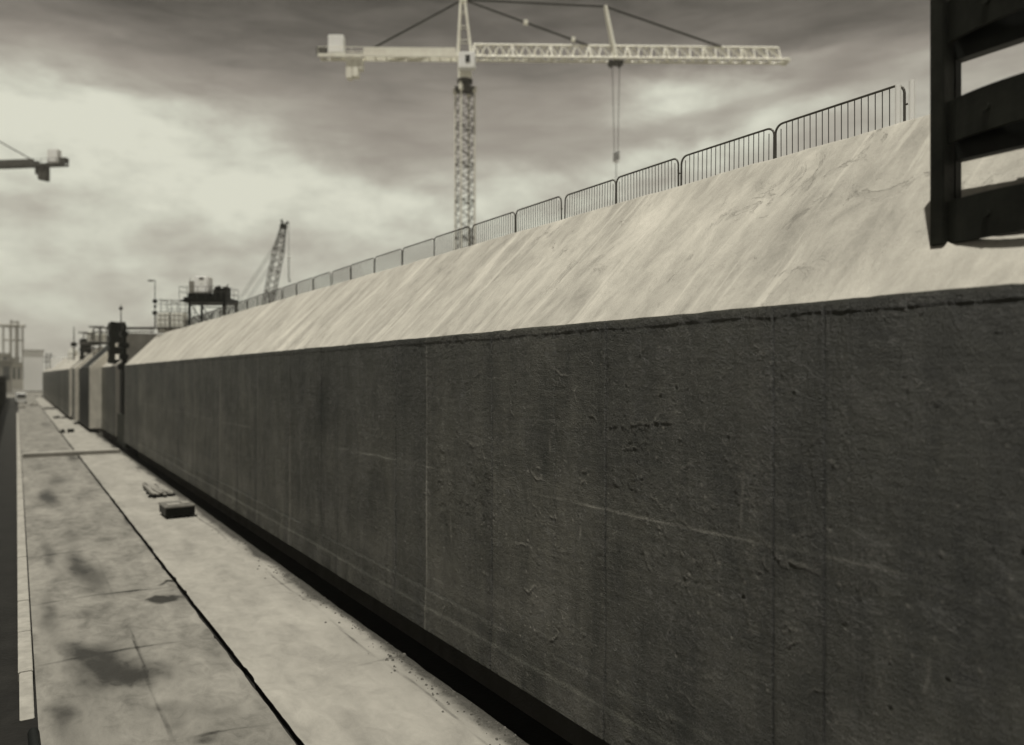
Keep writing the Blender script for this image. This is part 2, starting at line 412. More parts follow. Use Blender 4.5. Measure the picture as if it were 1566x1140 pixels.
def gnd(px, py):  # floor point seen at a pixel
    v = py - 574; u = px - 25; z = 1200 * EYE / v
    return EYE * CT * u / v, (z - EYE * CT * u / v * ST) / CT
xs = np.arange(.33, 4.03, .04); ys = ysamples(-6, 260, .0035, .05)
X, Y = np.meshgrid(xs, ys, indexing='ij')
Wx = X + .5 * fbm(X * 1.1, Y * .5, 4, 3); Wy = Y + 2.2 * fbm(X * .9 + 9, Y * .35, 4, 5)
st = np.zeros_like(X)
for px, py, rx, ry, a in [(100, 1085, .3, .8, .5), (80, 940, .25, 2.2, .6), (200, 900, .5, .6, .4), (110, 700, .4, 4, .6), (300, 1120, .3, .3, .6), (180, 700, .3, 3, .4), (130, 935, .2, .6, .5), (75, 850, .25, 3, .5), (165, 1015, .55, 1.6, .95), (225, 1035, .6, .8, .7), (110, 1000, .35, 1.2, .6), (255, 916, .40, .36, 1.6), (262, 893, .30, .16, 1.2),
                          (120, 865, .35, 2.4, .75), (150, 880, .35, 2, .4), (75, 762, .45, 3.0, .85), (110, 820, .4, 2.6, .45), (75, 800, .2, 2, .4),
                          (90, 735, .5, 4, .4), (130, 1120, .5, 1.2, .3), (230, 975, .7, .7, .3), (330, 1080, .5, .5, .35), (250, 1090, .5, .5, .45),
                          (60, 710, .3, 5, .4), (70, 650, .8, 10, .5), (330, 1010, .25, .7, .3), (190, 800, .3, 1.6, .3), (160, 740, .25, 2.0, .3)]:
    gx, gy = gnd(px, py); st += a * np.exp(-((Wx - gx) / rx) ** 2 - ((Wy - gy) / ry) ** 2)
for yj in [10.9, 14.2, 19.6, 24.9, 31.5, 38.6, 46.5, 53, 60, 67, 75, 83, 91]:   # slab joints and cracks
    c = yj + .25 * np.sin(X * .8) + .12 * fbm(X * 3, X * 0 + yj, 4, 1)
    st += .5 * np.exp(-((Y - c) / (.035 + .0012 * yj)) ** 2) * (vnoise(X * 1.2, Y * 0 + yj, 7) * .9 + .25)
cx = 2.3 + .3 * fbm(X * 0, Y * .2, 3, 2)
st += .5 * np.exp(-((X - cx) / .03) ** 2) * (Y < 30) * vnoise(Y * .4, X * 0, 9)
# dark halo of dirt along the rail joint
st += .35 * np.exp(-((4.03 - X) / .10)) * (.3 + vnoise(Y * .7, X * 0, 3))
Z = .0 + .012 * fbm(X * .7, Y * .4, 3, 8)
X = X + np.clip((X - 3.9) / .1, 0, 1) * (.05 * fbm(Y * 1.3, Y * 0, 5, 70) - .05 * np.clip(vnoise(Y * 2.1, Y * 0, 71) - .8, 0, 1) / .2)
tag(grid('dock_floor', X, Y, Z, 'floor_worn', attrs={'stain': st}, flip=True), kind='structure')
xs = np.concatenate([np.arange(4.11, 7.30, .05), [7.36, 7.38]]); X, Y = np.meshgrid(xs, ys, indexing='ij')
st = 1.2 * np.exp(-((X - 7.45) / .45) ** 2) * (.45 + 1.1 * vnoise(X * 2, Y * .5, 4)) + .3 * np.exp(-((X - 6.5) / .4) ** 2) * vnoise(X, Y * .3, 5)
st += .55 * np.exp(-((X - (6.75 + .05 * np.sin(Y))) / .03) ** 2) * vnoise(Y * .5, X * 0, 6)
for yj in [16, 23.5, 34, 45, 58, 70]:
    st += .22 * np.exp(-((Y - yj - .15 * fbm(X * 2, X * 0 + yj, 3, 2)) / (.03 + .001 * yj)) ** 2)
Z = .02 + .008 * fbm(X * .8, Y * .3, 3, 12)
edge = np.clip((X - 7.33) / .05, 0, 1); X = X + edge * .10 * fbm(Y * 1.2, Y * 0, 5, 31); Z = Z - edge * .06
X = X + np.clip((4.25 - X) / .12, 0, 1) * (.04 * fbm(Y * 1.1, Y * 0, 5, 72) + .035 * np.clip(vnoise(Y * 1.7, Y * 0, 73) - .82, 0, 1) / .18)
tag(grid('dock_pavement', X, Y, Z, 'floor_pale', attrs={'stain': st}, flip=True), kind='structure')
m = MB(); m.box(7.2, 7.34, -6, 260, -.8, -.08); m.box(7.34, 14, -6, 260, -.82, -.78); tag(m.build('trench', 'drain_dark'), kind='structure')
# joint channel and drain channel bottoms
m = MB(); m.box(3.95, 4.2, -6, 260, -.3, -.16); tag(m.build('joint_channel', 'drain_dark'), kind='structure')
m = MB(); m.box(-2.35, .34, -6, 260, -.22, -.04); tag(m.build('drain_channel', 'drain_dark'), kind='structure')
# pale kerb on the far side of the drain, black near run
m = MB()
yy = 19.0
m.prism([(yy - 2.2, -.06), (yy - 2.2, -.03), (yy - .02, .15), (yy - .02, -.06)], .05, .28, axis='x')
while yy < 150:
    m.box(.03, .29, yy, yy + 2.988, -.06, .16 + random.uniform(-.01, .01)); yy += 3
tag(m.build('kerb', 'pale_concrete', bevel=.02), 'pale concrete kerb edging the drain at the left of the dock floor', 'kerb')
m = MB(); m.path([(.26 + .02 * math.sin(k * .9), -2 + k, .03) for k in range(19)], .09, 8)
tag(m.build('rubber_hose', 'rubber'), 'thick black hose lying along the floor edge before the pale kerb', 'hose')
# left dark wall
rt = thing('retaining_wall', 'dark wet wall at the left edge with its top at eye level', 'wall', (-2.3, 120, 0))
m = MB()
for k in range(44):
    y0 = -126 + k * 6; m.box(-.9, random.uniform(-.03, .02), y0, y0 + 5.96, -.2, 6.0)
m.build('wall_panels', 'wet_wall', rt)
m = MB(); m.box(-1.0, .05, -126, 138, 6.003, 6.12); m.build('coping', 'wet_wall', rt, bevel=.02)
m = MB()
for k in range(34): m.tube((.10, -90 + k * 6, -.1), (.10, -90 + k * 6, 5.9), .05, 6)
m.build('standpipe', 'wet_wall', rt)
# cross sill over the dock floor
m = MB(); m.box(.4, 7.0, 69.5, 70.9, -.05, .32)
tag(m.build('floor_sill', 'grey_concrete', bevel=.04), 'concrete sill lying right across the dock floor near the end of the long wall', 'sill')

# ------------------------------------------------------------------ the long concrete element
e1 = thing('concrete_caisson', 'huge dark concrete caisson with pale sloping upper edge filling the right side', 'caisson', (0, 0, 0))
SEAMS = [1.2, 5.73, 6.45, 9.70, 13.2, 16.1, 17.8, 21.9, 26.6, 30.8, 34.1, 37.5, 43.5, 46.6, 50, 56, 62, 66, 70.5]
def edge_wob(y): return .022 * fbm(y * 1.1, y * 0, 5, 60) - .018 * np.clip(vnoise(y * 3.1, y * 0, 61) - .72, 0, 1) / .28
def wall_grid(parent, y0, y1, dw, seams, k=.0018):
    ys = ysamples(y0, y1, k) if y0 > 0 else np.unique(np.concatenate([ysamples(-6, 2.4, .01, .04), ysamples(2.4, 20, .0013), ysamples(20, y1, .0026)]))
    zs = np.concatenate([np.arange(BOT, HW - .25, .06 if y0 > 0 else .021), np.linspace(HW - .25, HW, 16)])
    Y, Z = np.meshgrid(ys, zs, indexing='ij')
    out = .014 * fbm(Y * .5, Z * .6, 4, 1) + .010 * fbm(Y * 2.5, Z * 3, 4, 2)
    rough = .35 + 1.1 * vnoise(Y * .45, Z * .5, 40)
    rough = rough * (.30 + .70 * np.clip((Y - 5.2) / 3.0, 0, 1))
    out += rough * (.013 * fbm(Y * 6, Z * 8, 5, 41) + .006 * (np.abs(fbm(Y * 3.2, Z * 3.6, 4, 42)) < .018) * vnoise(Y * 1.1, Z * 1.1, 43))
    out -= .006 * np.clip(vnoise(Y * 14, Z * 14, 44) - .80, 0, .2) / .2 * (vnoise(Y * .8, Z * .8, 45) > .4)
    edges = [-99] + seams + [999]
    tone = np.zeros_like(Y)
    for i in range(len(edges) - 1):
        tv = rng.uniform(0, .9) if edges[i] > 14 else rng.uniform(0, .3) if edges[i] > 7 else {0: .9}.get(i, .55 if edges[i] < 5.8 else .30)  # near panels darkest: lens falloff painted into the wall colour
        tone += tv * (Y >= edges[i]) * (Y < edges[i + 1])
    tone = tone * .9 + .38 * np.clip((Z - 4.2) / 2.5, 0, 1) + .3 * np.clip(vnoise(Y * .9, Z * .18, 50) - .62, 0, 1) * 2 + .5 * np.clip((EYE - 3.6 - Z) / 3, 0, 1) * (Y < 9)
    offs = rng.uniform(-.007, .007, len(edges))
    seam = np.zeros_like(Y); pale_mark = np.zeros_like(Y); dark = np.zeros_like(Y)  # pale mask: lime plus highlights painted on relief; dark mask: also painted shade
    for i, s in enumerate(seams):
        out += (offs[i + 1] - offs[i]) / (1 + np.exp(-(Y - s) / .006))
        wv = s + .012 * fbm(Z * 1.5, Z * 0 + s, 3, 4)
        wd = .010 + .0007 * max(s, 0)
        gl = np.exp(-((Y - wv) / wd) ** 2)
        kind = rng.random() if s > 14 else (0.1 if s in (5.73, 6.45) else .5)
        if s in (26.6, 30.8, 16.1, 43.5, 37.5): kind = .9
        if kind > .6:
            out += .012 * gl * (.5 + vnoise(Z * 4, Y * 0 + s, 2)); pale_mark += 1.3 * np.exp(-((Y - wv) / (wd * 1.8)) ** 2) * (.35 + .8 * vnoise(Z * 1.4, Y * 0 + s, 5))
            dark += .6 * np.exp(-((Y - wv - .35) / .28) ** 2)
        else:
            out -= .022 * gl; dark += (1.3 if s < 7 else .8) * np.exp(-((Y - wv) / (wd * 1.3)) ** 2) * (.35 + .8 * vnoise(Z * 1.1, Y * 0 + s, 6))
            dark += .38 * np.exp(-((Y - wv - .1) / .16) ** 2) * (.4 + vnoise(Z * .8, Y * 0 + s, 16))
    # horizontal pour lines
    zj = EYE - 2.10 + .05 * fbm(Y * .8, Y * 0, 4, 3) + .03 * np.sin(Y * .45)
    keep = .25 + .75 * (vnoise(Y * .35, Y * 0, 12) > .35)
    out += keep * (.007 / (1 + np.exp((Z - zj) / .008)))
    pale_mark += .8 * keep * np.exp(-((Z - zj + .01) / .014) ** 2) * vnoise(Y * 2, Y * 0, 4)
    zj = EYE - 4.85 + .06 * fbm(Y * .9, Y * 0 + 4, 5, 3)
    keep = (vnoise(Y * .25, Y * 0 + 3, 13) > .28) * 1.0
    out -= .022 * keep / (1 + np.exp(-(Z - zj) / .010)); dark += .65 * keep * np.exp(-((Z - zj - .02) / .035) ** 2)
    zj = EYE - 5.25 + .03 * fbm(Y * .6, Y * 0 + 9, 4, 3)
    out += .02 / (1 + np.exp((Z - zj) / .010)); pale_mark += .25 / (1 + np.exp((Z - zj) / .05)) * vnoise(Y * 2, Z * 3, 3)
    # pale band above the lower line
    pale_mark += .34 * np.exp(-((Z - (EYE - 4.4)) / .5) ** 2) * vnoise(Y * .6, Z * .8, 14)
    # overhanging mortar lip under the top edge
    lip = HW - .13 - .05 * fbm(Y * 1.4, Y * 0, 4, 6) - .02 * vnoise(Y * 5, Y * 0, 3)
    out += .007 / (1 + np.exp(-(Z - lip) / .006)); dark += .35 * np.exp(-((Z - lip + .035) / .03) ** 2)  # shade beneath the lip painted as a dark band
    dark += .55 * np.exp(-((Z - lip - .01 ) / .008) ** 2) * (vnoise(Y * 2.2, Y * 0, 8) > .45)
    out += .006 * fbm(Y * 9, Z * 9, 4, 15) * (1 / (1 + np.exp(-(Z - lip) / .02)))
    # tie holes, patches, scabs
    for hy, hz in [(9.2, 6.07), (8.12, 6.06), (6.15, 6.02), (4.05, 5.98), (12.3, 6.1), (15, 6.1), (4.3, 3.2), (4.9, 2.7), (6.9, 3.4), (10.4, 3.9), (3.6, 4.6)]:
        r = np.hypot(Y - hy, (Z - hz))
        out -= .008 * np.exp(-(r / .028) ** 2); out += .004 * np.exp(-((r - .05) / .014) ** 2); dark += .35 * np.exp(-(r / .022) ** 2); pale_mark += .15 * np.exp(-((r - .05) / .014) ** 2)
    q = np.exp(-((Z - (5.62 - .1 * (Y - 8.2) - .05 * vnoise(Y * 9, Y * 0, 33))) / (.010 + .02 * vnoise(Y * 7, Y * 0, 34))) ** 2) * (Y > 8.2) * (Y < 9.6)
    q = q * (vnoise(Y * 15, Z * 12, 36) > .3); out += .008 * q; pale_mark += .35 * q
    q = np.exp(-((Z - (4.02 + .05 * fbm(Y * 6, Y * 0, 4, 7) - .12 * (6.4 - Y))) / .03) ** 2) * (Y > 5.75) * (Y < 6.42)
    q = q * (.3 + .9 * vnoise(Y * 9, Z * 9, 35)); out += .008 * q; pale_mark += .6 * q
    for k2 in range(260):   # scattered dents and blobs
        hy = rng.uniform(2.5, 24) if k2 < 150 else rng.uniform(2.5, 12); hz = rng.uniform(.8, 7.0); sy_ = rng.uniform(.008, .026); sz_ = sy_ * rng.uniform(.6, 2.2)
        b = np.exp(-((Y - hy) / sy_) ** 2 - ((Z - hz) / sz_) ** 2); s_ = rng.choice([-1, 1]) * rng.uniform(.004, .011)
        out += s_ * b
        if s_ > 0: pale_mark += .4 * b  # raised blobs get a painted highlight, dents painted shade
        else: dark += .4 * b
    if y0 < 0:
        def stamp(yc, zc, r, amp, lm=0., dk=0., ay=1.0):
            i0, i1 = np.searchsorted(ys, [yc - 3 * r * ay, yc + 3 * r * ay]); j0, j1 = np.searchsorted(zs, [zc - 3 * r, zc + 3 * r])
            if i1 <= i0 or j1 <= j0: return
            b = np.exp(-((Y[i0:i1, j0:j1] - yc) / (r * ay)) ** 2 - ((Z[i0:i1, j0:j1] - zc) / r) ** 2)
            out[i0:i1, j0:j1] = out[i0:i1, j0:j1] * 1.0 + amp * b
            pale_mark[i0:i1, j0:j1] = np.maximum(pale_mark[i0:i1, j0:j1], lm * b); dark[i0:i1, j0:j1] = np.maximum(dark[i0:i1, j0:j1], dk * b)
        def stroke(yc, zc, ang, ln, r, amp, lm, dk, wob=.25):
            n = max(3, int(ln / (r * .7)))
            for k in range(n):
                t = .4 + .6 * math.sin(math.pi * (k + .5) / n); v = rng.uniform(.3, 1)
                stamp(yc, zc, r, amp / 2.4 * t, lm * t * v, 0); stamp(yc + r * .3, zc - r * 1.9, r, 0, 0, dk * t * v)  # highlight painted on the ridge, its cast shade painted just below
                ang += rng.normal(0, wob); yc += math.cos(ang) * r * .7; zc += math.sin(ang) * r * .7
                if rng.random() < .04: break
        for k in range(120):
            yc = 5 + 14 * rng.random() ** 1.2; q_ = yc / 9
            a_ = rng.choice([rng.normal(0, .25), rng.normal(0, .25), rng.uniform(-1.6, 1.6)])
            stroke(yc, rng.uniform(1, 6.95), a_, rng.uniform(.12, .8), rng.uniform(.011, .018) * max(.8, q_), .0065, .9, .8)
        for k in range(34):   # scratchy clusters
            cy, cz = 5.8 + 10 * rng.random() ** 1.2, rng.uniform(1.2, 6.8); a_ = rng.uniform(-.9, .9); sp = rng.uniform(.06, .22)
            for j in range(rng.integers(7, 20)):
                stroke(cy + rng.normal(0, sp), cz + rng.normal(0, sp * .8), a_ + rng.normal(0, .3), rng.uniform(.04, .15), rng.uniform(.010, .014), .0048, .8, .8)
        for k in range(520):  # small chips: nub with painted highlight, socket above with painted shade
            yc, zc, r_ = 3.4 + 19 * rng.random() ** 1.2, rng.uniform(.7, 7.0), rng.uniform(.012, .026)
            stamp(yc, zc, r_, .004, rng.uniform(.3, 1.3), 0, rng.uniform(.7, 1.3)); stamp(yc - r_ * .5, zc + r_ * 1.7, r_ * .8, -.004, 0, rng.uniform(.5, 1.2), rng.uniform(.8, 1.6))
        for k in range(46):   # lime runs
            yc, zt_ = 2.8 + 40 * rng.random() ** 1.4, rng.uniform(2, 6.6)
            stroke(yc, zt_, -1.57, rng.uniform(.15, .9), .016 + .0010 * yc, .002, rng.uniform(.4, 1.0), 0, .03)
    rr = (Z > HW - .03); Xc = dw - out
    Xc = Xc + .02 * np.clip((Z - (HW - .03)) / .03, 0, 1) ** 2
    Zw = Z + edge_wob(Y) * np.clip((Z - (HW - .25)) / .25, 0, 1) if y0 < 0 else Z
    return grid('wall_face', Xc, Y, Zw, 'wall_concrete', parent, {'pale_mark': pale_mark, 'dark': dark, 'tone': tone}), ys, Xc[:, -1]
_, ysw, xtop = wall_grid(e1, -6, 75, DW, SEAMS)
def slope_grid(parent, ys, xtop, dc):
    s = np.concatenate([np.linspace(0, .04, 6), np.linspace(.06, .95, 66), np.linspace(.96, 1, 8)])
    Y, S = np.meshgrid(ys, s, indexing='ij'); X0 = xtop[:, None]
    hgt = .07 * fbm(Y * .7 + S * 1.6, S * 1.3, 3, 21) + .022 * fbm(Y * 2.2 + S * 3, S * 3, 4, 22) + .016 * fbm(Y * 5, S * 6, 4, 25)
    fade = np.clip(S / .05, 0, 1); hgt = hgt * fade
    hgt -= .10 * np.clip((S - .96) / .04, 0, 1) ** 2    # rounded crest
    X = X0 + (dc - X0) * S - .7 * hgt; Z = HW + (HC - HW) * S + .7 * hgt + edge_wob(Y) * np.clip(1 - S / .12, 0, 1)
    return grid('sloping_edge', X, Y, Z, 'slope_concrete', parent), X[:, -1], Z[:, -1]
_, xc, zc = slope_grid(e1, ysw, xtop, DC)
X = np.stack([xc, np.full_like(xc, 12), np.full_like(xc, 34)], 1); Z = np.stack([zc, np.full_like(xc, HC - .04), np.full_like(xc, HC - .04)], 1)
grid('roof_slab', X, np.repeat(ysw[:, None], 3, 1), Z, 'grey_concrete', e1)
def prof(dw, dc, hw=HW, hc=HC): return [(dw, BOT), (dw, hw), (dc, hc), (34, hc), (34, BOT)]
m = MB(); p = prof(DW + .03, DC + .04, HW - .02, HC - .12); m.add([(a, 74.98, z) for a, z in p], [tuple(range(5))]); m.add([(a, -5.98, z) for a, z in p], [tuple(range(5))])
m.add([(DW + .01, -6, BOT), (DW + .01, 75, BOT), (34, 75, BOT), (34, -6, BOT)], [(0, 1, 2, 3)]); m.build('end_wall', 'grey_concrete', e1, split=True)
m = MB(); m.box(DW + 1.1, 33, -5.9, 74.9, -.9, BOT - .01); m.build('plinth', 'grey_concrete', e1)

# ------------------------------------------------------------------ further caissons in the row
def caisson(y0, y1, dw, dc, label, m='sunlit_concrete'):
    e = thing('concrete_caisson', label, 'caisson', (0, 0, 0))
    wall_grid(e, y0, y1, dw, [y0 + 4.2 * k + 2 for k in range(int((y1 - y0) / 4.2))], .006)
    b = MB(); b.add([(dw + .0, y0, HW), (dw + .0, y1, HW), (dc, y1, HC), (dc, y0, HC)], [(0, 1, 2, 3)]); b.build('sloping_edge', 'slope_concrete', e)
    b = MB(); b.add([(dc, y0, HC), (dc, y1, HC), (34, y1, HC), (34, y0, HC)], [(0, 1, 2, 3)]); b.build('roof_slab', 'grey_concrete', e)
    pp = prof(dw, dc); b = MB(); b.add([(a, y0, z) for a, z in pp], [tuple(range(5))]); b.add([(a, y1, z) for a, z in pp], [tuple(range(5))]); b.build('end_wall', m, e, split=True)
    b = MB(); b.box(dw + .9, 33, y0 + .05, y1 - .05, -.9, BOT - .01); b.build('plinth', 'grey_concrete', e)
    return e
e2 = caisson(82, 95.98, DW, DC, 'second concrete caisson, just past the dark gap at the end of the long wall', 'building_dark')
m = MB(); m.box(8.5, 20, 81.55, 81.93, 1.2, HC + .3); m.build('bulkhead', 'grey_concrete', e2)
m = MB(); m.box(DW + .1, 20, 75.03, 81.5, -.1, 2.7); m.build('infill_wall', 'wet_wall', e2)  # low filler added so the dark of the gap ends above it
m = MB(); m.box(DW + .35, 8.45, 75.03, 81.95, 2.703, HW - .2); m.build('gap_shade', 'rubber', e2)  # black filler added to stand for the shade in the gap
e3 = caisson(96, 113, 6.66, 9.5, 'third concrete caisson, with a sunlit-toned end face and a broad black seal')
m = MB(); m.prism([(6.62, BOT), (6.62, HW + .02), (9.48, HC + .05), (12, HC + .05), (12, HC - .5), (9.6, HC - .5), (6.9, HW - .3), (6.9, BOT)], 97.2, 110); m.build('seal_band', 'rubber', e3)
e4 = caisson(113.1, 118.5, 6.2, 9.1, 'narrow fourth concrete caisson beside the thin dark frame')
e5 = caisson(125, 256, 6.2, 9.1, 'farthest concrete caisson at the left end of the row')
m = MB(); m.box(6.9, 20, 118.6, 124.9, -.1, 5.8); m.build('infill_wall', 'rubber', e5)

# ------------------------------------------------------------------ steel guide frames
def guide_frame(label, loc, group, Wd=.46, panel=False):
    r = thing('guide_frame', label, 'steel frame', loc, 0, group)
    Ln, H = 2.1, 3.95      # origin at the far outer bottom corner, runs to -Y
    def post(x0, y0, a, b, z0, m_, bv=.012):
        q = MB(); q.box(x0, x0 + a, y0 - b, y0, z0, H); q.build('corner_post', m_, r, bevel=bv)
    post(0, 0, .22, .15, 0, 'dark_steel'); post(0, -Ln + .15, .22, .15, 0, 'dark_steel')
    post(Wd - .14, -.002, .14, .10, .06, 'black_paint'); post(Wd - .14, -Ln + .11, .14, .10, .06, 'black_paint')
    q = MB(); ph = ((.0, .55), (1.0, 1.6), (2.1, 2.7), (3.35, H - .03)) if not panel else ((0, .35), (.85, 1.55), (2.05, H - .03))
    for z0, z1 in ph: q.box(.223, Wd - .143, -.06, -.02, z0 + .1, z1)
    if panel:
        for z0, z1 in ph: q.box(.0, Wd - .143, -Ln - .04, -Ln - .002, z0, z1)
        q.box(.0, .42, -Ln - .07, -Ln - .042, 0, H); q.box(Wd - .45, Wd, -Ln - .07, -Ln - .042, 0, H)
    q.build('side_plate', 'dark_steel', r, split=True)
    for z0, z1 in ((.0, .46), (1.08, 1.53), (2.16, 2.61), (3.24, 3.69)):
        q = MB(); n = 14; prof_ = []
        ya, yb = -.152, -Ln + .152
        for k in range(n + 1):
            t = k / n; y = ya + (yb - ya) * t; x = .08 - .22 * math.sin(math.pi * t) ** .8; prof_.append((x, y))
        vs = []
        for x, y in prof_: vs += [(x, y, z0), (x, y, z1), (x + .05, y, z1), (x + .05, y, z0)]
        fs = []
        for k in range(n):
            a = 4 * k; b = a + 4
            for i in range(4): fs.append((a + i, a + (i + 1) % 4, b + (i + 1) % 4, b + i))
        fs += [(0, 1, 2, 3), (4 * n, 4 * n + 1, 4 * n + 2, 4 * n + 3)]
        q.add(vs, fs); band = q.build('curved_band', 'dark_steel', r)
        q = MB()
        for ty in (.27, .73):
            y = ya + (yb - ya) * ty; x = .08 - .22 * math.sin(math.pi * ty) ** .8
            q.tube((x - .03, y, (z0 + z1) / 2), (x + .01, y, (z0 + z1) / 2), .04, 10)
        q.build('bolt', 'dark_steel', band, split=True)
        q = MB(); q.box(.16, Wd - .16, yb + .05, ya - .03, z0 - (.17 if z0 else .05), z0 + .12); q.build('cross_beam', 'black_paint', r)
    q = MB(); q.box(.14, .24, -1.03, -.90, .0, H); q.build('mullion', 'dark_steel', r)
    return r
gf = guide_frame('dark steel frame of bowed bands hanging close by at the top right corner', (8.38, 4.78, EYE + 1.40), 'steel guide frames on the sloping edges')
gf2 = guide_frame('dark boxy frame with holes standing just beyond the end of the long wall', (7.55, 85.6, EYE + 1.15), 'steel guide frames on the sloping edges', 1.3, True)
c = copy_tree(gf2); c.location = (7.6, 126.5, EYE + 1.15); c['label'] = 'slim distant dark frame farthest along the row of caissons'

# ------------------------------------------------------------------ crowd barriers along the crest
def barrier():
    r = thing('crowd_barrier', 'x', 'barrier', (0, 0, 0), 0, 'steel crowd barriers along the crest of the caisson')
    Lb, z0, z1, rc = 2.36, .12, 1.10, .16
    pts = [(0, 0, z0), (0, 0, z1 - rc)]
    for k in range(1, 6):
        a = math.pi / 2 * k / 5; pts.append((0, rc - rc * math.cos(a), z1 - rc + rc * math.sin(a)))
    pts += [(0, Lb - rc, z1)]
    for k in range(1, 6):
        a = math.pi / 2 * k / 5; pts.append((0, Lb - rc + rc * math.sin(a), z1 - rc + rc * math.cos(a)))
    pts += [(0, Lb, z0), (0, 0, z0)]
    MB().path(pts, .021, 8).build('frame', 'galvanised', r)
    q = MB(); n = 19
    for k in range(1, n + 1):
        y = Lb * k / (n + 1); zt = z1 - (.02 if .16 < y < Lb - .16 else .10); q.tube((0, y, z0), (0, y, zt), .0085, 5)
    q.build('bars', 'galvanised', r)
    for y in (.35, Lb - .35):
        MB().path([(-.28, y, .02), (-.2, y, .04), (0, y, z0), (.2, y, .04), (.28, y, .02)], .018, 6).build('foot', 'galvanised', r)
    q = MB(); q.tube((0, -.05, .75), (0, 0, .75), .016, 6); q.tube((0, -.05, .35), (0, 0, .35), .016, 6); q.build('coupling_hook', 'galvanised', r, split=True)
    return r
proto = barrier()
joints = [4.8, 7.28, 9.89, 12.4, 14.55, 16.7, 19.0, 21.6, 24.2, 26.85, 29.5, 32.15, 34.6, 37.1, 39.8]
while joints[-1] < 73: joints.append(joints[-1] + 2.55)
ords = ['nearest', 'second', 'third', 'fourth', 'fifth', 'sixth', 'seventh', 'eighth', 'ninth', 'tenth', 'eleventh', 'twelfth', 'thirteenth', 'fourteenth', 'fifteenth', 'sixteenth', 'seventeenth', 'eighteenth', 'nineteenth', 'twentieth', 'twenty-first', 'twenty-second', 'twenty-third', 'twenty-fourth', 'twenty-fifth', 'twenty-sixth', 'twenty-seventh', 'twenty-eighth', 'twenty-ninth', 'thirtieth']
vis = 0
for i in range(1, len(joints) - 1):
    o = proto if i == 1 else copy_tree(proto)
    y0, y1 = joints[i], joints[i + 1]
    o.location = (12.13 + random.uniform(-.02, .02), y0 + .04, HC - .04)
    o.scale = (1, (y1 - y0 - .07) / 2.36, 1)
    o.rotation_euler = (0, random.uniform(-.022, .022), random.uniform(-.01, .01))
    k = i - 1
    extra = {}
    last = len(joints) - 3
    o['label'] = ('farthest steel barrier on the crest, beside the white caged tanks' if k == last else
                  '%s barrier on the crest back from the near dark frame%s' % (ords[k], extra.get(k, '')))
# pale posts by the near barrier
for i, (y, lab) in enumerate([(7.10, 'pale post standing at the near barrier joint, the right of two'), (7.33, 'pale post standing at the near barrier joint, the left of two')]):
    r = thing('scaffold_post', lab, 'post', (11.95, y, HC - .05), 0, 'pale posts at the barrier joint')
    MB().tube((0, 0, 0), (0, 0, 1.05), .045, 8).build('tube', 'white_paint', r)
    q = MB(); q.tube((0, 0, 0), (0, 0, .012), .10, 10); q.build('base_plate', 'lid_steel', r)

# ------------------------------------------------------------------ lattice helpers
def lattice(q, corners_a, corners_b, n, rc, rb, faces=None, ring=True, n_side=5, start_ring=True):
    """corners_a/b: matching lists of end points; n bays"""
    A = [Vector(c) for c in corners_a]; B = [Vector(c) for c in corners_b]; k = len(A)
    for a, b in zip(A, B):
        if rc > 0: q.tube(a, b, rc, n_side)
    faces = faces or [(i, (i + 1) % k) for i in range(k)]
    for j in range(n):
        t0, t1 = j / n, (j + 1) / n; tm = (t0 + t1) / 2
        for fi, (i1, i2) in enumerate(faces):
            p0, p1 = A[i1].lerp(B[i1], t0), A[i1].lerp(B[i1], t1)
            m_ = A[i2].lerp(B[i2], tm)
            q.tube(p0, m_, rb, 4); q.tube(m_, p1, rb, 4)
            if ring and j % 3 == 0: q.tube(p0, A[i2].lerp(B[i2], t0), rb * 1.2, 4)
    return q

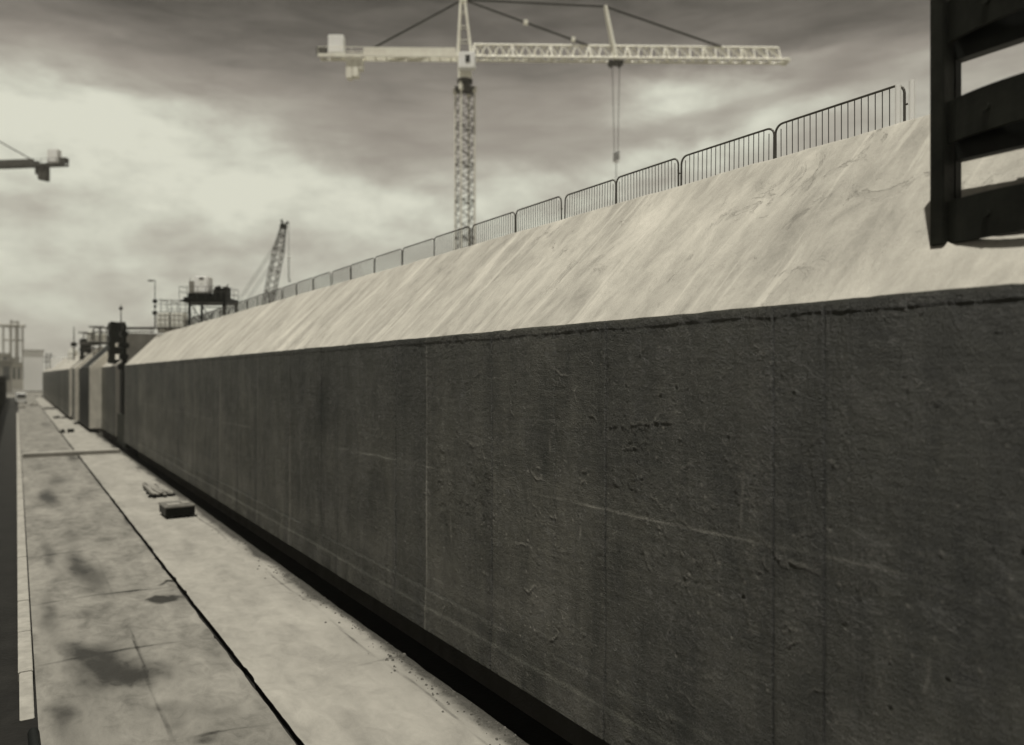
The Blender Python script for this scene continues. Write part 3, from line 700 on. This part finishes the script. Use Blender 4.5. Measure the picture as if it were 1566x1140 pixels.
def tower_crane(label, loc, rz, m, mast_rot, group, hook_drop=27.0):
    r = thing('tower_crane', label, 'crane', loc, rz, group)
    HJ = 49.0
    a = 1.0
    R_ = Matrix.Rotation(mast_rot, 4, 'Z')
    cb = [R_ @ Vector((sx_ * a, sy_ * a, 0)) for sx_, sy_ in ((1, 1), (-1, 1), (-1, -1), (1, -1))]
    ct = [c + Vector((0, 0, HJ - 4.4)) for c in cb]
    q = MB(); [q.tube(a_, b_, .13, 6) for a_, b_ in zip(cb, ct)]; q.build('mast', m, r)
    q = MB(); lattice(q, cb, ct, 27, 0, .06); q.build('mast_bracing', 'brace_shaded', r)
    q = MB(); 
    for c in ct:
        q.box(c.x - .28, c.x + .28, c.y - .28, c.y + .28, c.z - .25, c.z + .45)
    q.build('collar', m, r, bevel=.03, split=True)
    q = MB(); q.box(-1.3, 1.3, -1.3, 1.3, HJ - 4.35, HJ - 4.15); q.tube((0, 0, HJ - 4.15), (0, 0, HJ - 3.0), .75, 12); q.tube((0, 0, HJ - 3.3), (0, 0, HJ - 2.9), 1.05, 16)
    q.build('slewing_ring', 'crane_dark', r)
    q = MB(); q.tube((-.55, -.6, HJ - 4.1), (-.55, -.6, HJ), .22, 4); q.tube((-.55, .6, HJ - 4.1), (-.55, .6, HJ), .18, 4); q.box(-.9, .9, -.8, .8, HJ - 2.9, HJ - .5)
    q.build('turntable', m, r)
    q = MB(); q.box(-.75, 1.5, -2.1, -.85, HJ - 2.1, HJ + .15); cabo = q.build('cab', 'white_paint', r, bevel=.15)
    q = MB(); q.box(.15, .75, -2.14, -2.08, HJ - 1.3, HJ - .35); q.box(1.46, 1.54, -1.9, -1.05, HJ - 1.5, HJ - .3); q.build('window', 'glass_dark', cabo)
    # A frame
    top = HJ + 7.7
    q = MB()
    for sx_ in (-1, 1):
        for sy_ in (-1, 1): q.tube((sx_ * .95, sy_ * .7, HJ - .2), (-.28 + sx_ * .28, sy_ * .25, top), .19, 6)
    for h in (.3, .55, .8):
        for sy_ in (-1, 1): q.tube((-.95 + .4 * h, sy_ * .7 * (1 - .6 * h), HJ + 7.7 * h), (.95 - .95 * h, sy_ * .7 * (1 - .6 * h), HJ + 7.7 * h), .05, 4)
    q.box(-.75, .3, -.45, .45, top - .1, top + .45)
    q.build('tower_head', m, r)
    # jib: triangular, apex chord up
    J = 43.6; q = MB()
    lattice(q, [(1.2, -.75, HJ), (1.2, .75, HJ), (1.2, 0, HJ + 1.9)], [(J - .0, -.75, HJ - .1), (J, .75, HJ - .1), (J - 1.0, 0, HJ + 1.75)], 24, .16, .085)
    q.box(J - .3, J + .35, -.85, .85, HJ - .35, HJ + .15)
    q.build('jib', m, r)
    # counter jib
    q = MB()
    for sy_ in (-.75, .75):
        q.box(-19.6, -1.2, sy_ - .1, sy_ + .1, HJ - .15, HJ + .25)
        q.box(-13.5, -1.2, sy_ - .05, sy_ + .05, HJ + .27, HJ + 1.15)
        q.tube((-19.6, sy_, HJ + 1.15), (-13.4, sy_, HJ + 1.15), .04, 4)
        for k in range(5): q.tube((-19.6 + k * 1.5, sy_, HJ + .2), (-19.6 + k * 1.5, sy_, HJ + 1.15), .035, 4)
    for k in range(13): q.box(-19.4 + k * 1.45, -19.2 + k * 1.45, -.64, .64, HJ - .1, HJ + .1)
    q.build('counter_jib', m, r)
    q = MB(); q.box(-18.3, -16.2, -.62, .62, HJ + .28, HJ + 2.9); q.build('winch_house', 'white_paint', r, bevel=.1)
    q = MB(); q.box(-19.9, -18.6, -.5, .5, HJ + .3, HJ + 1.3); q.build('motor', 'crane_dark', r, bevel=.06)
    q = MB(); q.box(-15.9, -15.1, -.62, .62, HJ - 2.9, HJ - .17); q.box(-15.05, -14.25, -.62, .62, HJ - 2.7, HJ - .17)
    q.build('counterweight', m, r, bevel=.05)
    q = MB(); q.box(-14.2, -13.7, -.62, .62, HJ - 1.7, HJ - .17); q.build('counterweight', m, r, bevel=.05)
    # ties and strut
    st_ = Vector((19.0, 0, HJ + 7.2)); hd = Vector((-.25, 0, top + .3))
    q = MB()
    for sy_ in (-.5, .5): q.tube((20.4, sy_, HJ + .2), st_ + Vector((0, sy_ * .4, 0)), .24, 6)
    q.build('strut', m, r, split=True)
    for a_, b_ in ((hd, Vector((-13.0, .0, HJ + 1.0))), (hd, Vector((16.7, 0, HJ + 1.9))), (hd, st_), (st_, Vector((34.8, 0, HJ + 1.85)))):
        q = MB(); q.tube(a_ + Vector((0, -.12, 0)), b_ + Vector((0, -.12, 0)), .10, 5); q.tube(a_ + Vector((0, .12, 0)), b_ + Vector((0, .12, 0)), .10, 5)
        q.build('tie_bar', 'cable', r, split=True)
    q = MB(); v = hd.lerp(Vector((16.7, 0, HJ + 1.9)), .5); q.box(v.x - .3, v.x + .3, -.25, .25, v.z - .3, v.z + .3)
    v = hd.lerp(Vector((16.7, 0, HJ + 1.9)), .88); q.box(v.x - .25, v.x + .25, -.25, .25, v.z - .25, v.z + .35); q.build('tie_link', m, r, bevel=.05, split=True)
    # trolley, ropes, hook
    q = MB(); q.box(19.4, 21.4, -.7, .7, HJ - .62, HJ - .3); q.tube((19.8, -.7, HJ - .7), (19.8, .7, HJ - .7), .2, 8); q.tube((21.0, -.7, HJ - .7), (21.0, .7, HJ - .7), .2, 8); q.build('trolley', 'crane_dark', r)
    zb = HJ - 12.8
    for xa, xb in ((19.95, 20.25), (20.95, 20.7)):
        MB().tube((xa, 0, HJ - .7), (xb, 0, zb), .045, 5).build('hoist_rope', 'cable', r)
    q = MB(); q.box(20.05, 20.9, -.25, .25, zb - 1.1, zb + .1); hb = q.build('hook_block', 'white_paint', r, bevel=.08)
    q = MB()
    for k in range(3):
        z_ = zb - .95 + k * .38; q.add([(20.045, -.262, z_), (20.905, -.262, z_ + .32), (20.905, -.262, z_ + .5), (20.045, -.262, z_ + .18), (20.045, -.275, z_), (20.905, -.275, z_ + .32), (20.905, -.275, z_ + .5), (20.045, -.275, z_ + .18)],
              [(0, 1, 2, 3), (4, 5, 6, 7), (0, 1, 5, 4), (2, 3, 7, 6), (1, 2, 6, 5), (0, 3, 7, 4)])
    q.build('warning_stripe', 'black_paint', hb, split=True)
    q = MB(); q.tube((20.48, 0, zb - 1.1), (20.48, 0, zb - hook_drop + 12), .05, 5)
    zz = zb - hook_drop + 12
    q.path([(20.48, 0, zz), (20.48, 0, zz - .3), (20.75, 0, zz - .6), (20.5, 0, zz - .9), (20.25, 0, zz - .7)], .07, 6); q.build('hook', 'cable', r)
    q = MB(); q.box(-2.6, 2.6, -2.6, 2.6, -.25, .6); q.build('footing', 'grey_concrete', r, bevel=.05)
    return r
zt = 106.0
b1 = P(711, 574, zt)
ang = -TH + math.radians(1.0)   # jib swings nearly parallel to the picture
tower_crane('white tower crane with its long jib to the right, rising behind the barriers', (b1.x, b1.y, 0), ang, 'crane_white', math.radians(26), 'tower cranes')
z2 = 150.0; b2 = P(-44, 574, z2)
tower_crane('dark tower crane at the left edge with only its counterweight end in view', (b2.x, b2.y, -3.2), -TH + math.pi - math.radians(7), 'crane_dark', .3, 'tower cranes')  # backlit darkness of this crane put into its paint colour

# ------------------------------------------------------------------ crawler crane with lattice boom
zb = 138.0
top = P(435, 340, zb); bot = P(410, 464, zb); d = (bot - top)
foot = top + d * ((top.z - 2.0) / (top.z - bot.z))
r = thing('crawler_crane', 'dark lattice boom crane leaning right behind the barriers', 'crane', (foot.x, foot.y, 0), -TH)
def L_(v): return Matrix.Rotation(TH, 4, 'Z') @ (Vector(v) - Vector((foot.x, foot.y, 0)))
t_, f_ = L_(top), L_(foot)
ax = (t_ - f_).normalized(); sd = Vector((0, 1, 0)); up_ = ax.cross(sd).normalized()
def sec(c, h): return [c + sd * h + up_ * h, c - sd * h + up_ * h, c - sd * h - up_ * h, c + sd * h - up_ * h]
q = MB(); Lb = (t_ - f_).length
p1_, p2_ = f_ + ax * 4, t_ - ax * 5
lattice(q, sec(f_, .2), sec(p1_, .75), 3, .09, .06); lattice(q, sec(p1_, .75), sec(p2_, .75), int((Lb - 9) / 1.25), .09, .055); lattice(q, sec(p2_, .75), sec(t_ - ax * .6, .35), 5, .09, .06)
bo = q.build('boom', 'crane_dark', r)
q = MB(); q.tube(t_ - ax * .8 - sd * .7, t_ - ax * .8 + sd * .7, .5, 10); q.tube(t_ - ax * .8, t_ + ax * .2 - up_ * .65, .22, 6); q.tube(t_ - ax * .8, t_ + ax * .3 + up_ * .6, .22, 6); q.build('boom_head', 'black_paint', r)
q = MB(); bk = f_ + Vector((-9.5, 0, 5.5)) 
for s_ in (-.6, .6): q.tube(t_ - ax * 2.5 + sd * s_, bk + sd * s_, .045, 4); q.tube(t_ - ax * 6 + sd * s_, bk + Vector((1.3, s_, .5)), .035, 4)
q.build('pendant_line', 'cable', r, split=True)
hx = t_ + Vector((.75, 0, 0)); q = MB(); q.tube(hx, hx - Vector((0, 0, 9.8)), .05, 5); q.tube(hx - Vector((0, 0, 6.4)), hx - Vector((0, 0, 9.6)), .09, 5); q.build('hoist_rope', 'cable', r)
q = MB(); q.tube(hx - Vector((0, 0, 6.1)), hx - Vector((0, 0, 6.5)), .28, 10); q.build('ball_weight', 'white_paint', r)
q = MB(); q.path([hx - Vector((0, 0, 9.6)), hx - Vector((0, 0, 10)), hx - Vector((-.3, 0, 10.3)), hx - Vector((0, 0, 10.6))], .1, 6); q.build('hook', 'cable', r)
q = MB(); q.box(-7.5, 1.2, -1.6, 1.6, 1.3, 3.6); q.build('engine_house', 'crane_dark', r, bevel=.12)
q = MB(); q.box(-.6, 1.6, -2.6, -1.65, 1.5, 3.7); cb_ = q.build('cab', 'crane_dark', r, bevel=.1); q = MB(); q.box(1.57, 1.63, -2.5, -1.75, 2.3, 3.5); q.build('window', 'glass_dark', cb_)
q = MB(); q.tube((-6.5, 0, 3.5), bk, .2, 6); q.tube((-2, 0, 3.5), bk, .14, 6); q.build('gantry', 'crane_dark', r, split=True)
for s_ in (-1, 1):
    q = MB(); q.prism([(-5, .45), (-4.5, 0), (3.0, 0), (3.5, .45), (3.0, 1.0), (-4.5, 1.0)], s_ * 2.2 - .45, s_ * 2.2 + .45); q.build('track', 'rubber', r)

# ------------------------------------------------------------------ machinery platform on the crest
pb = P(311, 574, 57.0)
r = thing('work_platform', 'black steel platform on legs over the crest with a handrail around its deck', 'platform', (pb.x, pb.y, HC - .04), -TH)
s = 57 / 1200.0
hz = EYE - (HC - .04)
def zp(py): return (574 - py) * s + hz
x0, x1 = -35 * s, 36 * s
q = MB(); q.box(x0 + .3, x1 - .0, -.2, 2.4, zp(463), zp(455)); q.prism([(x0, zp(461)), (x0 + .35, zp(463)), (x0 + .9, zp(456)), (x0 + .9, zp(454))], -.25, 2.45); q.build('deck', 'black_paint', r)
for x in (x0 + .68, x1 - .12, x1 - .62):
    for y in ((-.05, 2.2) if x != x1 - .62 else (1.0,)):
        q = MB(); q.box(x - .07, x + .07, y - .07, y + .07, -.1 if x > 0 else -1.0 if False else -.1, zp(463)); q.build('leg', 'black_paint', r)
q = MB()
for y in (-.05, 2.2):
    q.tube((x0 + .7, y, zp(464)), (.1, y, .12), .035, 5); q.tube((x1 - .5, y, zp(470)), (-.1, y, .05), .03, 5); q.tube((x0 + .7, y, zp(466)), (x1 - .2, y, zp(467)), .035, 5)
    q.tube((x0 + .7, y, zp(480)), (x0 + 1.6, y, .05), .03, 5); q.tube((x1 - .62, y, zp(478)), (x1 - .12, y, zp(478)), .03, 5); q.tube((x1 - .62, y, zp(486)), (x1 - .12, y, zp(486)), .03, 5)
q.build('bracing', 'black_paint', r, split=True)
q = MB()
for x in (x0, x0 + .55, -.35, .25, .95, x1 - .35, x1):
    for y in (-.2, 2.4): q.tube((x, y, zp(458)), (x, y, zp(439)), .018, 5)
for z_ in (zp(439), zp(447)):
    for y in (-.2, 2.4): q.tube((x0, y, z_), (x1, y, z_), .016, 5)
    for x in (x0, x1): q.tube((x, -.2, z_), (x, 2.4, z_), .016, 5)
q.tube((x1 - .02, -.2, zp(450)), (x1 - .02, 2.4, zp(450)), .016, 5)
q.build('handrail', 'scaffold_steel', r)
def local_to_world(px_x, y, z): 
    v = Matrix.Rotation(-TH, 4, 'Z') @ Vector((px_x, y, z)); return (pb.x + v.x, pb.y + v.y, HC - .04 + v.z)
r2 = thing('control_cabin', 'bright white cabin standing on the black platform deck', 'cabin', local_to_world(-6 * s, .9, zp(455)), -TH)
q = MB(); q.box(-.56, .46, -.5, .5, .36, (448 - 422) * s + .36); cb_ = q.build('body', 'white_paint', r2, bevel=.07)
q = MB(); q.box(-.17, .14, -.515, -.49, 1.34, 1.5); q.box(-.03, .03, -.515, -.49, 1.0, 1.05); q.build('vent', 'galvanised', cb_)
q = MB(); q.box(-1.0, -.6, -.35, .3, .36, 1.25); q.tube((-1.05, 0, 1.2), (-1.05, 0, 1.5), .03, 6); q.build('side_unit', 'pale_concrete', r2, bevel=.04)
q = MB(); q.box(-1.0, .62, -.55, .55, 0, .35); q.build('skid', 'black_paint', r2, bevel=.02)
r3 = thing('generator', 'black generator set at the right of the platform deck', 'generator', local_to_world(20 * s, .9, zp(455)), -TH)
q = MB(); q.prism([(-.45, 0), (.55, 0), (.55, .85), (.35, .8), (.2, .72), (-.05, .78), (-.2, .88), (-.32, .75), (-.45, .55)], -.4, .5); q.build('body', 'black_paint', r3, bevel=.02)
q = MB(); q.tube((-.15, 0, .8), (-.15, 0, .95), .09, 8); q.tube((.4, 0, .8), (.52, 0, 1.05), .04, 6); q.build('exhaust', 'black_paint', r3, split=True)

# ------------------------------------------------------------------ caged tanks, light pole and scaffold beyond
def tote(label, loc, rz):
    r = thing('caged_tank', label, 'tank', loc, rz, 'white caged tanks on the caisson roof')
    q = MB(); q.box(-.56, .56, -.48, .48, .16, 1.4); q.build('tank', 'tank_plastic', r, bevel=.07)
    q = MB()
    for x in np.linspace(-.6, .6, 4): q.tube((x, -.52, .15), (x, -.52, 1.42), .016, 5); q.tube((x, .52, .15), (x, .52, 1.42), .016, 5)
    for y in np.linspace(-.52, .52, 4): q.tube((-.6, y, .15), (-.6, y, 1.42), .016, 5); q.tube((.6, y, .15), (.6, y, 1.42), .016, 5)
    for z_ in np.linspace(.2, 1.42, 4):
        q.path([(-.6, -.52, z_), (.6, -.52, z_), (.6, .52, z_), (-.6, .52, z_), (-.6, -.52, z_)], .016, 5)
    q.build('cage', 'galvanised', r)
    q = MB(); 
    for x in (-.5, 0, .5): q.box(x - .08, x + .08, -.5, .5, 0, .14)
    q.build('pallet', 'timber', r)
    return r
t1 = P(274, 574, 67); t1_ = P(253, 574, 67)
a_ = tote('white caged tank on the roof, the right of the pair beside the black platform', (t1.x, t1.y, HC + .25), -TH)
b_ = copy_tree(a_); b_.location = (t1_.x, t1_.y, HC + .25); b_['label'] = 'white caged tank on the roof, the left of the pair beside the tall lamp pole'
m = MB()
for v in (t1, t1_): m.box(v.x - .55, v.x + .55, v.y - .5, v.y + .5, HC - .04, HC + .25)
tag(m.build('tank_plinth', 'grey_concrete'), 'low grey plinth under the pair of white caged tanks', 'plinth')
def frame_at(z): return z / 1200.0
def pole(label, px, ytop, ybot, z, arm=None, knobs=(), r_=.05, cat='pole', name='lamp_pole'):
    b = P(px, ybot, z); s = z / 1200.0
    r = thing(name, label, cat, b, -TH)
    H = (ybot - ytop) * s
    MB().tube((0, 0, 0), (0, 0, H), r_ * 1.2, 8, r_ * .6).build('pole', 'scaffold_steel', r)
    if arm:
        q = MB(); q.tube((0, 0, H - .02), (arm * s, 0, H - .02), r_ * .6, 6); q.box(min(0, arm * s) - .12, min(0, arm * s) + .28, -.1, .1, H - .1, H + .02); q.build('lamp_arm', 'scaffold_steel', r)
    for ky, kw in knobs:
        q = MB(); h = (ybot - ky) * s; q.box(-kw, kw, -kw * .8, kw * .8, h - kw * .9, h + kw * .9); q.build('junction_box', 'black_paint', r, bevel=.02)
    return r
pole('tall thin lamp pole with an arm to the left, beside the caged tanks', 237, 429, 503, 68, arm=-8, knobs=((461, .16), (469, .10), (479, .17)))
pole('slender mast with a small knob, just right of the far dark boxy frame', 185, 466, 508, 74, knobs=((472, .14), (501, .36)), r_=.06, name='signal_mast', cat='mast')
pole('thin distant pole left of the scaffold beyond the third caisson', 113, 500, 560, 125, knobs=((527, .35),), r_=.10, name='signal_mast', cat='mast')
def scaffold(label, pts_posts, rails, z, dy, name='scaffold', cat='scaffold', rr=.03, rz=-TH):
    """posts: (px, ytop, ybot); rails (px0,px1,y)"""
    x_mid = sum(p[0] for p in pts_posts) / len(pts_posts); yb = max(p[2] for p in pts_posts)
    b = P(x_mid, yb, z); s = z / 1200.0
    r = thing(name, label, cat, b, rz)
    for px, yt, yb_ in pts_posts:
        for y in (0, dy):
            MB().tube(((px - x_mid) * s, y, (yb - yb_) * s), ((px - x_mid) * s, y, (yb - yt) * s), rr, 6).build('post', 'scaffold_steel', r)
    for x0, x1, yy, k in rails:
        q = MB()
        for y in (0, dy): q.tube(((x0 - x_mid) * s, y, (yb - yy) * s), ((x1 - x_mid) * s, y, (yb - yy) * s), rr * k, 6)
        q.build('rail', 'scaffold_steel', r, split=True)
    for px, yt, yb_ in pts_posts:
        MB().tube(((px - x_mid) * s, 0, (yb - yt - 2) * s), ((px - x_mid) * s, dy, (yb - yt - 2) * s), rr, 6).build('transom', 'scaffold_steel', r)
    return r
scaffold('light tube scaffold behind the white caged tanks, left of the platform', [(246, 457, 500), (262, 460, 500), (275, 458, 500), (289, 459, 500)], [(237, 290, 459, .8), (240, 290, 465, .8), (246, 290, 477, .8), (246, 290, 472, .6)], 69.5, 1.3)
scaffold('low dark handrail on the grey bulkhead past the long wall', [(192, 501, 510), (231, 499, 510)], [(188, 233, 502, 3.2), (192, 231, 507.5, 1.0)], 75.5, .5, name='handrail', cat='handrail', rr=.035)
scaffold('dark scaffold left of the far boxy frame, carrying white tanks behind', [(143, 499, 547), (128, 508, 551), (152, 499, 540)], [(136, 158, 500, 1.4), (141, 157, 508, 1), (137, 156, 524, 3.0), (120, 135, 509, 1.2), (122, 140, 526, 2.2), (122, 150, 533, .8)], 100, 1.8, rr=.07)
scaffold('faint far scaffold at the end of the row of caissons', [(76, 545, 566), (71, 540, 566)], [(66, 84, 547, 1), (66, 80, 553, 1)], 190, 2, rr=.12)
def tank(label, px, py, w_, h_, z, m='tank_plastic', name='storage_tank', cat='tank', dep=1.5, ribs=True):
    b = P(px, py, z); s = z / 1200.0; W, H = w_ * s, h_ * s
    r = thing(name, label, cat, b, -TH)
    q = MB(); q.box(-W / 2, W / 2, 0, dep, 0, H); q.build('body', m, r, bevel=min(W, H) * .08)
    q = MB()
    for k in range(1, 4): q.box(-W / 2 - .03, W / 2 + .03, -.03, dep + .03, H * k / 4 - .04, H * k / 4 + .04)
    q.build('rib', 'pale_concrete', r, split=True)
    q = MB(); q.tube((0, dep / 2, H), (0, dep / 2, H + .15 * H), W * .12, 10); q.build('filler_cap', 'pale_concrete', r)
    return r
tank('right one of two small white tanks glimpsed through the dark scaffold', 150, 523, 11, 13, 103.5)
tank('left one of two small white tanks glimpsed through the dark scaffold', 137, 522, 9, 15, 103.5)
tank('narrow ribbed white tank beside the slim distant dark frame', 108, 560, 9, 25, 135)
r = thing('site_container', 'long white container on top of the farthest caisson', 'container', P(86, 566, 175), -TH)
s = 175 / 1200
q = MB(); q.box(-9.5 * s, 10 * s, 0, 2.4, 0, 19 * s); q.build('body', 'white_paint', r, bevel=.1)
q = MB()
for k in range(12): q.box((-9 + k * 1.55) * s, (-8.6 + k * 1.55) * s, -.05, 0.0, .1, 18.4 * s)
q.build('corrugation', 'white_paint', r, split=True)
# dark joint post between caisson one and two
r = thing('jacking_column', 'black lumpy column in the gap at the end of the long wall', 'column', (8.15, 77.6, 2.7))
q = MB(); q.box(-.22, .22, -.25, .25, 0, 5.4); q.build('shaft', 'black_paint', r, bevel=.04)
q = MB()
for z_, w_ in ((4.3, .55), (5.2, .42), (6.2, .5), (7.2, .36)): q.box(-w_, w_ * .7, -w_, w_, z_ - .25, z_ + .25)
q.build('clamp', 'black_paint', r, bevel=.08, split=True)
q = MB(); q.box(-.15, .15, -.15, .15, 5.4, 8.1); q.build('upper_shaft', 'dark_steel', r, bevel=.03)

# ------------------------------------------------------------------ things on the dock floor
fx, fy = gnd(253, 796)
r = thing('steel_box', 'black steel box with a pale lid on the dock floor', 'box', (fx + .6, fy + .85, .02), math.radians(1.5))
q = MB(); q.box(-.6, .6, -.8, .8, .10, .46); q.build('body', 'black_paint', r, bevel=.03)
q = MB(); q.box(-.64, .64, -.84, .84, .463, .53); q.build('lid', 'lid_steel', r, bevel=.02)
q = MB(); q.box(-.5, -.3, -.78, .78, 0, .098); q.box(.3, .5, -.78, .78, 0, .098); q.build('runner', 'rubber', r, split=True)
q = MB(); q.box(-.45, .1, -.5, .2, .533, .56); q.box(.2, .5, -.2, .6, .533, .55); q.build('cover_plate', 'timber', r, bevel=.01, split=True)
r = thing('plank_stack', 'loose stack of weathered planks lying behind the black box', 'planks', (6.35, 45.4, .02), math.radians(2))
for k in range(9):
    q = MB(); x = -.42 + (k % 5) * .2; L2 = random.uniform(1.6, 2.3); yy = random.uniform(-.25, .25); z_ = .155 + (k // 5) * .07
    a_ = random.uniform(-.06, .06)
    vs = [(x + sx_ * .085 + a_ * sy_ * L2, yy + sy_ * L2, z_ + sz_ * .03) for sz_ in (-1, 1) for sx_, sy_ in ((-1, -1), (1, -1), (1, 1), (-1, 1))]
    q.add(vs, [(3, 2, 1, 0), (4, 5, 6, 7), (0, 1, 5, 4), (1, 2, 6, 5), (2, 3, 7, 6), (3, 0, 4, 7)]); q.build('plank', 'timber', r)
for k, y in enumerate((-1.9, -.6, .8, 1.9)):
    q = MB(); q.box(-.75 + .12 * k, .52, y, y + .16, 0, .125); q.build('bearer', 'rubber', r)
q = MB()
for k in range(700):
    y = 9 + 62 * random.random() ** 1.6; x = 7.30 - abs(random.gauss(0, .28)); h = random.uniform(.008, .03) * (1.6 if random.random() < .05 else 1)
    a0 = random.random() * 6.28; vs = [(x + h * 1.3 * math.cos(a0 + j * 1.571) * random.uniform(.6, 1.2), y + h * 1.6 * math.sin(a0 + j * 1.571) * random.uniform(.6, 1.2), .018) for j in range(4)]
    vs += [(x + h * .6 * math.cos(a0 + j * 1.571), y + h * .6 * math.sin(a0 + j * 1.571), .02 + h) for j in range(4)]
    q.add(vs, [(4, 5, 6, 7), (0, 1, 5, 4), (1, 2, 6, 5), (2, 3, 7, 6), (3, 0, 4, 7)])
tag(q.build('gravel', 'grit'), 'loose grit and stones along the pavement edge beside the dark trench', 'gravel', kind='stuff')
# far white van and heap
r = thing('parked_van', 'white van parked at the far end of the dock floor', 'van', (.85, 205, .0), math.radians(2))
q = MB(); q.prism([(-2.7, .45), (2.4, .45), (2.5, 1.0), (2.2, 1.25), (1.5, 2.1), (1.2, 2.3), (-2.7, 2.3)], -.95, .95, axis='x')
bd = q.build('body', 'white_paint', r, bevel=.08)
q = MB(); q.box(-.8, .8, -2.74, -2.69, 1.35, 2.0); q.build('window', 'glass_dark', bd)
for x in (-.86, .86):
    for y in (-1.7, 1.6):
        q = MB(); q.tube((x - .12, y, .36), (x + .12, y, .36), .36, 14); q.build('wheel', 'rubber_tyre', r)
for i, (x, y, s, lab) in enumerate([(3.0, 190, .8, 'pale sack heap on the dock floor right of the white van'), (.9, 175, .75, 'pale sack heap on the dock floor in front of the white van')]):
    r = thing('sack_heap', lab, 'sacks', (x, y, 0), i, 'sack heaps at the far end of the dock')
    for k in range(7):
        q = MB(); a0 = k * 2.4; rr_ = s * .55 * (k < 5)
        cx_, cy_, cz_ = rr_ * math.cos(a0), rr_ * math.sin(a0), s * (.25 + .35 * (k >= 5)); n = 10
        rings = [(-.9, .35), (-.5, .85), (0, 1), (.5, .85), (.9, .35)]
        vs = []
        for h, w2 in rings:
            for j in range(n):
                t = 2 * math.pi * j / n; vs.append((cx_ + s * .45 * w2 * math.cos(t) * (1 + .1 * math.sin(3 * t + k)), cy_ + s * .45 * w2 * math.sin(t), cz_ + s * .3 * h))
        fs = [(a * n + j, a * n + (j + 1) % n, (a + 1) * n + (j + 1) % n, (a + 1) * n + j) for a in range(4) for j in range(n)] + [tuple(range(n))[::-1], tuple(range(4 * n, 5 * n))]
        q.add(vs, fs, True); q.build('sack', 'pale_concrete', r)
# debris along the far floor
for i, (px, py, w_, lab) in enumerate([(104, 662, .5, 'dark scrap lying past the cross sill near the caisson foot, nearest of four'), (90, 640, .6, 'dark scrap near the caisson foot, second of four behind the sill'), (76, 626, .7, 'dark scrap near the caisson foot, third of four behind the sill'), (62, 608, .9, 'dark scrap near the caisson foot, farthest of four')]):
    gx, gy = gnd(px, py); q = MB()
    for k in range(6):
        a = random.uniform(-1, 1) * w_ * 1.4; b = random.uniform(-2, 2) * w_; h = random.uniform(.1, .35); ww = random.uniform(.1, .35)
        q.box(a - ww, a + ww, b - ww * 1.6, b + ww * 1.6, -.02, h)
    tag(q.build('scrap_pile', 'dark_steel', bevel=.02, loc=(gx, gy, .02)), lab, 'scrap', 'scrap piles along the foot of the caissons')

# ------------------------------------------------------------------ far buildings
def building(label, px0, px1, ytop, z, m, rows, cols, name='building', dep=20, roof=None):
    s = z / 1200.0; b = P((px0 + px1) / 2, 574, z); W = (px1 - px0) * s * CT; H = EYE + (574 - ytop) * s + .25
    r = thing(name, label, 'building', (b.x, b.y, -.25), 0)
    q = MB(); q.box(-W / 2, W / 2, 0, dep, 0, H); q.build('wall', m, r)
    q = MB(); q.box(-W / 2 - .3, W / 2 + .3, -.3, dep + .3, H + .003, H + .45); q.build('roof', 'building_dark', r)
    for i in range(rows):
        for j in range(cols):
            x = -W / 2 + W * (j + .5) / cols; zc_ = H * (i + .6) / rows
            q = MB(); q.box(x - W / cols * .3, x + W / cols * .3, -.06, .05, zc_ - H / rows * .22, zc_ + H / rows * .22); q.build('window', 'glass_dark' if m != 'white_paint' else 'pale_concrete', r)
    return r
building('tall pale shed closing the far end of the dock', 36, 67, 537, 330, 'white_paint', 0, 1)
building('hazy low grey block at the far left horizon', -60, 14, 541, 420, 'building_hazed', 2, 6)
building('small hazy block stepping down right of the low grey block', 14, 30, 548, 450, 'building_hazed', 1, 2)
gt = scaffold('faint hazy steel gantry tower rising above the far left horizon', [(5, 497, 575), (17, 490, 575), (24, 497, 575)], [(-2, 28, 498, 1.5), (4, 26, 520, 1)], 430, 6, name='gantry_tower', cat='gantry tower', rr=.5)
for ch in [k for k in bpy.data.objects if k.parent == gt]:
    ch.data.materials[0] = MATS['pale_concrete']  # pale colour stands in for distance haze on the tower
building('low dark hall at the left horizon behind the wet wall', -120, 18, 552, 300, 'building_dark', 1, 8)
building('low grey hall between the tower block and the pale shed', 18, 40, 556, 380, 'building_hazed', 1, 3)

# ------------------------------------------------------------------ haze: thin even air over the whole site
m = bpy.data.materials.new('haze_air'); m.use_nodes = True; nt = m.node_tree; nt.nodes.clear()
ou = nt.nodes.new('ShaderNodeOutputMaterial'); pv = nt.nodes.new('ShaderNodeVolumePrincipled')
pv.inputs['Color'].default_value = (.96, .95, .86, 1); pv.inputs['Density'].default_value = .0003; pv.inputs['Anisotropy'].default_value = .2
nt.links.new(pv.outputs[0], ou.inputs['Volume']); MATS['haze_air'] = m
q = MB(); q.box(-620, 420, -120, 640, -2.0, 66)
tag(q.build('haze', 'haze_air'), 'thin pale haze lying over the whole building site', 'haze', kind='stuff')
